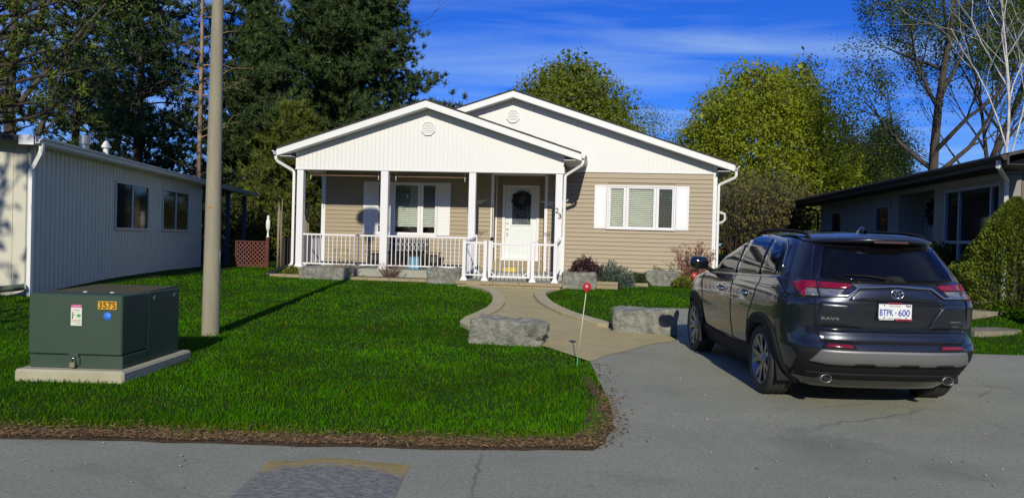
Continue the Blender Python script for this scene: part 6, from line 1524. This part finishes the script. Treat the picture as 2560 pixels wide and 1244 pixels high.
# driveway markers
FIB = mat('pale_fibreglass_rod', (0.62, 0.60, 0.42), .5)
REDP = mat('red_reflector_plastic', (0.36, 0.004, 0.010), .5, spec=.2)
def marker(label, x, y, z, lean, turn=0):
    t = thing('driveway_marker', label, 'marker', (x, y, z), turn, 'red disc driveway markers')
    t.rotation_euler = (-.06, lean, turn)
    MB().tube([(0, 0, .14), (0, 0, .90)], .0055, 6).build('rod', FIB, t); MB().tube([(0, 0, -.12), (0, 0, .14)], .0057, 6).build('rod_foot', mat('green_rod', (0.05, 0.42, 0.16), .5), t)
    k = 28; R_, r_ = .052, .019; vs = []
    for yy in (-.006, .006):
        for rr in (R_, r_): vs += [(rr * math.cos(2 * math.pi * q / k), yy * (1 if rr == r_ else .6), .955 + rr * math.sin(2 * math.pi * q / k)) for q in range(k)]
    fs = []
    for q in range(k):
        p = (q + 1) % k; fs += [(q, p, k + p, k + q), (3 * k + q, 3 * k + p, 2 * k + p, 2 * k + q), (q, 2 * k + q, 2 * k + p, p), (k + q, k + p, 3 * k + p, 3 * k + q)]
    d = MB().add(vs, fs).cbox(-.011, .011, -.007, .007, .875, .912, .002).build('disc', REDP, t)
    MB().lathe([(0, -.004), (.0185, -.004), (.0185, .004), (0, .004)], 20).build('reflector', mat('grey_reflector', (0.42, 0.42, 0.45), .3), d, (0, 0, .955)).rotation_euler = (math.pi / 2, 0, 0)
marker('red disc driveway marker on a pale rod at the lawn tip by the path', .80, 9.20, .055, .105)
marker('red marker disc peeping over the car bonnet by the rusty shrub', 2.97, 12.6, .085, .0)
# street lamp
POLE = mat('concrete_pole', (0.315, 0.285, 0.20), .9, var=.8, vscale=7, vcol=(0.22, 0.20, 0.14), bump=.4, bscale=110, vstretch=(1, 1, .18))
lamp = thing('street_lamp', 'tapered concrete street lamp post on the lawn left of the bungalow', 'street lamp', (-4.205, 10.95, .05))
MB().lathe([(.122, -.2), (.121, .0), (.116, .8), (.098, 2.6), (.076, 4.7), (.05, 7.2), (.045, 7.25)], 28).build('pole', POLE, lamp)
MB().lathe([(.09, 7.0), (.17, 7.25), (.20, 7.62), (.40, 7.70), (.415, 7.76), (.36, 7.86), (.22, 7.94), (.0, 7.97)], 24).build('lamp_head', mat('lamp_grey', (0.2, 0.2, 0.2), .5), lamp)
a = -1.45; rr = .1065
MB().lathe([(0, -.003), (.017, -.003), (.017, .004), (0, .004)], 16).build('yellow_spot', mat('orange_paint_spot', (0.50, 0.22, 0.02), .6), lamp, (rr * math.cos(a) * .995 - .012, rr * math.sin(a) * .995, 1.83)).rotation_euler = (math.pi / 2, 0, a + math.pi / 2)
MB().cbox(.098, .112, -.02, .02, 1.02, 1.22, .003).build('conduit_clip', GREYW, lamp)
# transformer
TG = mat('transformer_green', (0.027, 0.058, 0.038), .55, var=.6, vscale=3.2, vcol=(0.042, 0.069, 0.049), bump=.05, bscale=30)
TT = mat('faded_green_rust', (0.055, 0.085, 0.05), .9, spec=.15, var=.65, vscale=2.4, vcol=(0.14, 0.065, 0.032), detail=3)
pad = MB().cbox(-.54, .55, -.06, 1.50, -.20, .085, .022)
TRZ = math.radians(-1.0); TLOC = (-4.325, 7.70, .0)
po = pad.build('concrete_pad', CONC, None, (TLOC[0], TLOC[1] - .0, .055), **{'label': 'concrete pad under the green transformer box', 'category': 'concrete pad'}); po.rotation_euler = (0, 0, TRZ)
tr = thing('transformer_box', 'dark green utility transformer box numbered 3575 on its concrete pad', 'transformer', (TLOC[0] - .005, TLOC[1] + .06, .142), TRZ)
W2 = .472; fd = .52
MB().cbox(-W2, W2, .0, fd, .135, .735, .012).build('front_hood', TG, tr)
MB().cbox(-W2 + .012, W2 + .006, .012, fd, .0, .128, .006).build('base_skirt', TG, tr)
MB().cbox(-W2 + .004, W2 + .002, fd + .006, 1.27, .0, .738, .010).build('rear_tank', TG, tr)
tp_ = MB(); tp_.add([(-W2 + .02, .30, .7365), (W2 - .02, .30, .7365), (W2 - .02, 1.25, .758), (-W2 + .02, 1.25, .758), (-W2 + .02, .30, .70), (W2 - .02, .30, .70), (W2 - .02, 1.25, .70), (-W2 + .02, 1.25, .70)], [(0, 1, 2, 3), (0, 4, 5, 1), (1, 5, 6, 2), (2, 6, 7, 3), (3, 7, 4, 0)])
tp_.build('top_lid', TT, tr)
for x in (-.07, .21): MB().cbox(x - .02, x + .02, .28, .31, .735, .745, .003).build('hinge', GREYW, tr)
for y in (.66, 1.14): 
    o = MB().lathe([(.032, -.004), (.034, .008), (.022, .016), (.01, .016), (0, .018)], 14).build('bolt_boss', TG, tr, (W2 + .002, y, .66)); o.rotation_euler = (0, math.pi / 2, 0)
hs_ = MB().cbox(-.055, .045, -.012, .0, .108, .150, .004).build('hasp', TG, tr); MB().cbox(-.045, .055, -.006, .012, .03, .108, .003).build('hasp_plate', TG, hs_)
# stickers
YS = mat('orange_sticker', (0.62, 0.33, 0.02), .5); BS = mat('blue_sticker', (0.045, 0.20, 0.72), .5); WS = mat('white_sticker', (0.66, 0.66, 0.56), .6); PK = mat('magenta_ink', (0.52, 0.06, 0.26), .6); BI = mat('brown_black_ink', (0.045, 0.012, 0.008), .6); GI = mat('green_ink', (0.04, 0.36, 0.10), .6); KI = mat('black_ink', (0.05, 0.05, 0.045), .7)
FX = lambda px: px
def stick(x0, x1, z0, z1, m, name, par, y=-.0015): return MB().box(x0, x1, y, y + .001, z0, z1).build(name, m, par)
yl_ = stick(.225, .413, .595, .675, YS, 'number_sticker', tr)
link('number', text_mesh('3575', .09, .0004, BI, width=.172, bold=.0012), yl_, (.319, -.0022, .635))
MB().lathe([(0, -.0005), (.041, -.0005), (.041, .0008), (0, .0008)], 28).build('blue_dot_sticker', BS, tr, (.322, -.0008, .525)).rotation_euler = (math.pi / 2, 0, 0)
ws = stick(-.045, .065, .425, .632, WS, 'warning_sticker', tr)
wb = stick(-.045, .065, .605, .634, PK, 'danger_band', ws, -.0024); link('lettering', text_mesh('DANGER', .02, .0003, WS, width=.08), wb, (.014, -.0030, .6195))
def ink(txt, x, z, w, s, m=KI): link('lettering', text_mesh(txt, s, .0003, m, width=w), ws, (x, -.0026, z))
ink('STOP', .012, .578, .055, .016); ink('DO NOT OPEN', .010, .478, .095, .013); ink('CALL YOUR UTILITY', .010, .462, .095, .010); ink('KEEP CLEAR', .03, .444, .05, .009)
bl = MB(); n = 14
bl.add([(.035 + (.024 if k % 2 else .015) * math.cos(2 * math.pi * k / n) * 1.1, -.0026, .525 + (.021 if k % 2 else .014) * math.sin(2 * math.pi * k / n)) for k in range(n)], [tuple(range(n))]); bl.build('warning_burst', GI, ws)
pk = MB(); pk.box(-.03, -.022, -.0026, -.002, .500, .548); pk.box(-.031, -.02, -.0026, -.002, .550, .560); pk.box(-.022, .0, -.0026, -.002, .528, .534); pk.box(-.034, -.026, -.0026, -.002, .495, .515); pk.build('warning_figure', KI, ws)
# padlock
tm = Matrix.Translation(tr.location) @ Matrix.Rotation(TRZ, 4, 'Z')
pl = thing('padlock', 'weathered brass padlock hanging from the transformer hasp', 'padlock', tm @ Vector((.0, -.035, .014)), TRZ)
MB().cbox(-.027, .027, -.012, .012, .0, .05, .004).build('lock_body', mat('dull_brass', (0.42, 0.36, 0.22), .45, metal=.7), pl)
MB().tube([(-.018, 0, .045), (-.018, 0, .075), (-.012, 0, .09), (0, 0, .096), (.012, 0, .09), (.018, 0, .075), (.018, 0, .045)], .0048, 8).build('shackle', CHROME, pl)
# corrugated drain pipe at the foot of the mobile home
pts = []; prr = []
for k in range(90):
    t = k / 89; pts.append((-9.35 + 1.22 * t + .06 * math.sin(t * 4), 12.75 + .35 * t ** 2, G(-8.8, 12.8) + .12 + .06 * t ** 3)); prr.append(.062 if k % 2 else .052)
MB().tube(pts, prr, 14).build('drain_pipe', mat('green_corrugated_pipe', (0.075, 0.095, 0.07), .6), None, **{'label': 'dark green corrugated drain pipe lying at the foot of the mobile home', 'category': 'pipe'})
dp = H2W(-5.15, -.25, 0)
MB().tube([(H2W(-5.05, -.12, .68)), H2W(-5.15, -.3, .60), H2W(-5.3, -.5, .48), H2W(-5.42, -.7, .44)], .055, 10).build('drain_hose', BLACK, None, **{'label': 'black drain hose under the left porch downspout', 'category': 'hose'})
# porch furniture
bz = .656
bench = thing('porch_bench', 'black metal porch bench with a lattice back and striped cushions', 'bench', H2W(-2.15, 1.25, bz), HYAW)
def bar(mb_, pts, r=.014): mb_.tube(pts, r, 6)
f = MB()
for x in (-.62, .62):
    bar(f, [(x, -.28, 0), (x, -.27, .62)]); bar(f, [(x, .26, 0), (x, .30, .45), (x, .40, .88)]); bar(f, [(x, -.28, .62), (x, .05, .64), (x, .33, .62)])
bar(f, [(-.62, .40, .88), (.62, .40, .88)]); bar(f, [(-.62, .31, .46), (.62, .31, .46)]); bar(f, [(-.62, -.27, .40), (.62, -.27, .40)]); bar(f, [(-.62, .28, .40), (.62, .28, .40)])
f.build('frame', BLACK, bench)
for k in range(8): MB().cbox(-.61, .61, -.28 + .07 * k, -.28 + .07 * k + .055, .395, .412, .003).build('seat_slat', BLACK, bench)
s_ = MB()
for k in range(9):     # interlaced loops in the back
    x = -.54 + .135 * k
    s_.tube([(x + .075 * math.sin(t), .315 + .085 * (u), .48 + .38 * u) for t, u in [(2 * math.pi * q / 12, q / 12) for q in range(13)]], .010, 5); s_.tube([(x - .075 * math.sin(t), .315 + .085 * (u), .48 + .38 * u) for t, u in [(2 * math.pi * q / 12, q / 12) for q in range(13)]], .010, 5)
s_.build('back_scroll', mat('pale_scroll_metal', (0.40, 0.40, 0.37), .6), bench)
c = MB(); c.cbox(-.58, .58, -.26, .28, .414, .475, .02); c.build('seat_cushion', mat('dark_cushion', (0.045, 0.045, 0.045), .9), bench)
for x in (-.29, .29):
    c = MB().cbox(x - .26, x + .26, -.03, .03, -.16, .16, .02).build('back_cushion', mat('dark_cushion', (0.045, 0.045, 0.045), .9), bench, (0, .42, .66)); c.rotation_euler = (-.22, 0, 0)
def side_table(label, x):
    t = thing('side_table', label, 'side table', H2W(x, 1.25, bz), HYAW, 'small dark side tables by the bench')
    MB().cbox(-.22, .22, -.20, .20, .46, .48, .004).build('table_top', mat('dark_brown_wood', (0.04, 0.028, 0.02), .5), t)
    for a in (-1, 1):
        for b in (-1, 1): MB().tube([(a * .2, b * .18, .46), (a * .15, b * .14, .25), (a * .19, b * .18, 0)], .011, 6).build('leg', BLACK, t)
    MB().cbox(-.15, .15, -.13, .13, .16, .175, .003).build('shelf', BLACK, t)
    MB().cbox(-.12, .12, -.11, .11, .18, .40, .01).build('basket', mat('dark_wicker', (0.09, 0.08, 0.07), .9, bump=.6, bscale=60), t)
side_table('small dark side table right of the porch bench', -1.28); side_table('small dark side table left of the bench, behind the middle porch post', -3.02)
cb = thing('blue_box', 'pale blue ribbed box standing before the bench', 'box', H2W(-1.72, .75, bz), HYAW)
BLB = mat('pale_blue_plastic', (0.12, 0.36, 0.52), .5)
MB().cbox(-.14, .14, -.10, .10, .0, .33, .01).build('tub', BLB, cb)
for k in range(4): MB().cbox(-.125 + .072 * k, -.09 + .072 * k, -.112, -.10, .02, .31, .004).build('rib', BLB, cb)
MB().cbox(-.15, .15, -.115, .11, .33, .355, .006).build('lid', mat('grey_lid', (0.16, 0.18, 0.2), .5), cb)
ws_ = thing('wire_plant_stand', 'thin wire plant stand behind the left porch railing', 'plant stand', H2W(-3.95, 1.2, bz), HYAW)
w = MB()
for a in (-.2, .2):
    for b in (-.12, .12): w.tube([(a, b, 0), (a * .9, b, .48)], .005, 4)
w.build('legs', BLACK, ws_); MB().tube([(-.22, -.14, .48), (.22, -.14, .48), (.22, .14, .48), (-.22, .14, .48), (-.22, -.14, .48)], .006, 4).build('rim', BLACK, ws_)
MB().cbox(-.19, .19, -.06, .06, 0, .12, .01).build('yellow_mat_box', mat('yellow_plastic', (0.52, 0.40, 0.06), .5), None, H2W(.95, .75, bz), **{'label': 'small yellow box on the porch floor behind the gate', 'category': 'box'}).rotation_euler = (0, 0, HYAW)
# rolled sunshades
TAN = mat('tan_shade_cloth', (0.36, 0.21, 0.13), .8, bump=.4, bscale=120)
for x0, x1, lab in ((-4.56, -2.68, 'rolled tan sunshade hung across the left porch bay'), (-2.16, -.29, 'rolled tan sunshade hung across the bay in front of the porch window')):
    t = thing('rolled_sunshade', lab, 'sunshade', H2W((x0 + x1) / 2, .26, 3.19), HYAW, 'rolled sunshades under the porch beam'); h = (x1 - x0) / 2
    MB().tube([(-h, 0, 0), (h, 0, 0)], .028, 10).build('roll', TAN, t)
    for s_ in (-1, 1): MB().tube([(s_ * h, 0, .14), (s_ * (h + .015), 0, .03), (s_ * (h + .02), -.03, -.03), (s_ * (h + .015), -.04, -.13)], .008, 6).build('hook', WMETAL, t)
# iron plant brackets
IRON = mat('grey_iron', (0.10, 0.10, 0.10), .6)
def bracket(label, x, z, s_, mtl, L_=.33, y=.09):
    b = thing('plant_bracket', label, 'plant bracket', H2W(x, y, z), HYAW, 'scrolled plant brackets on the porch posts')
    MB().tube([(0, 0, 0), (s_ * L_, 0, 0), (s_ * (L_ + .025), 0, .015), (s_ * (L_ + .02), 0, .04), (s_ * L_, 0, .035)], .008, 6).build('arm', mtl, b)
    MB().tube([(0, 0, -.16), (s_ * L_ * .3, 0, -.10), (s_ * L_ * .65, 0, -.02), (s_ * L_ * .7, 0, 0)], .006, 6).build('brace', mtl, b)
    sc = MB()
    for q in (.15, .3, .42): sc.tube([(s_ * L_ * q + .018 * math.cos(k), 0, -.035 + .018 * math.sin(k)) for k in np.linspace(0, 6.28, 10)], .004, 5)
    sc.build('scroll', mtl, b); MB().cbox(-.004, .004, -.012, .012, -.18, .03, .002).build('wall_plate', mtl, b)
bracket('grey scrolled plant bracket on the post left of the gate', .065, 2.55, 1, IRON, .25); bracket('scrolled plant bracket on the numbered post facing the door', 2.19, 2.555, -1, IRON, .36)
bracket('short white bracket on the right side of the numbered post', 2.38, 2.60, 1, WMETAL, .12)
# wreath on the door
rg = np.random.default_rng(4); n = 420; a = rg.uniform(0, 6.283, n); r = .215 + rg.normal(size=n) * .035
C = np.stack([r * np.cos(a), rg.uniform(-.05, .0, n), r * np.sin(a)], 1); D_ = np.stack([-np.sin(a) + .5 * np.cos(a), rg.uniform(-.5, .1, n), np.cos(a) + .5 * np.sin(a)], 1); D_ /= np.linalg.norm(D_, axis=1)[:, None]
v, f_, t_ = leaves_np(C, .10, rg, (.5, .5, .5), (1.6, 1.6, 1.6), .32, D_)
wr = thing('door_wreath', 'dark leafy wreath hanging on the glass of the white front door', 'wreath', H2W(1.075, 2.325, 2.72), HYAW)
link('leaves', np_mesh('wreath_leaves', v, f_, mat('wreath_leaf', (0.035, 0.04, 0.042), .7, tint=True), tint=t_), wr)
MB().tube([(.2 * math.cos(k), 0, .2 * math.sin(k)) for k in np.linspace(0, 6.283, 25)], .025, 6).build('ring', BARK, wr)
# hanging chain ornament beside the door
ch = thing('hanging_chain', 'dark hanging chain ornament left of the front door', 'ornament', H2W(.30, 1.72, 2.5), HYAW)
for k in range(20): MB().tube([(.012 * math.cos(q), .012 * math.sin(q) * (k % 2), -.045 * k + .020 * math.sin(q) - .0) for q in np.linspace(0, 6.28, 9)], .0045, 4).build('link', BLACK, ch)
MB().lathe([(.0, -.99), (.05, -.97), (.055, -.93), (.03, -.90), (0, -.89)], 12).build('bell', BLACK, ch)
# litter on the asphalt: leaves and pebbles along the lawn edge
rg = np.random.default_rng(9); n = 220; yy = rg.uniform(5.75, 9.4, n); xx = np.array([drv_l(q) for q in yy]) + np.abs(rg.normal(size=n)) * .12 - .02
C = np.stack([xx, yy, np.array([G(p, q) for p, q in zip(xx, yy)]) + .018], 1); v, f_, t_ = leaves_np(C, .028, rg, (.5, .5, .5), (2., 1.7, 1.4), .5, np.stack([rg.normal(size=n), rg.normal(size=n), rg.normal(size=n) * .2], 1) / 1.4)
o = link('leaf_litter', np_mesh('leaf_litter', v, f_, mat('dry_litter', (0.09, 0.055, 0.03), .9, tint=True), tint=t_)); o['kind'] = 'stuff'; o['label'] = 'dry leaf litter scattered along the lawn edge of the driveway'; o['category'] = 'litter'

rg = np.random.default_rng(12); n = 520; C = np.stack([rg.uniform(-4, 7, n), rg.uniform(3.5, 11, n), np.zeros(n)], 1)
ok = (np.array([road_edge(v) for v in C[:, 0]]) > C[:, 1] + .05) | inpoly(C, drv_poly) & (C[:, 0] > np.array([drv_l(v) for v in C[:, 1]]) + .05); C = C[ok]
C[:, 2] = [G(a, b) + .012 for a, b in C[:, :2]]; V = []; F = []
for c in C:
    r = rg.uniform(.004, .012); b = len(V); V += [c + np.array(q) * r for q in ((1, 0, 0), (0, 1, 0), (-1, 0, 0), (0, -1, 0), (.1, .1, .7), (0, 0, -.6))]; F += [(b, b + 1, b + 4), (b + 1, b + 2, b + 4), (b + 2, b + 3, b + 4), (b + 3, b, b + 4), (b + 1, b, b + 5), (b + 2, b + 1, b + 5), (b + 3, b + 2, b + 5), (b, b + 3, b + 5)]
tt = np.repeat(rg.uniform(.3, 1.6, (len(C), 1)), 6, 0) * np.ones((1, 3))
o = link('grit', np_mesh('grit', np.array(V), F, mat('pale_grit', (0.30, 0.29, 0.25), .9, tint=True), tint=tt)); o['kind'] = 'stuff'; o['label'] = 'loose grit and pebbles scattered on the asphalt'; o['category'] = 'grit'
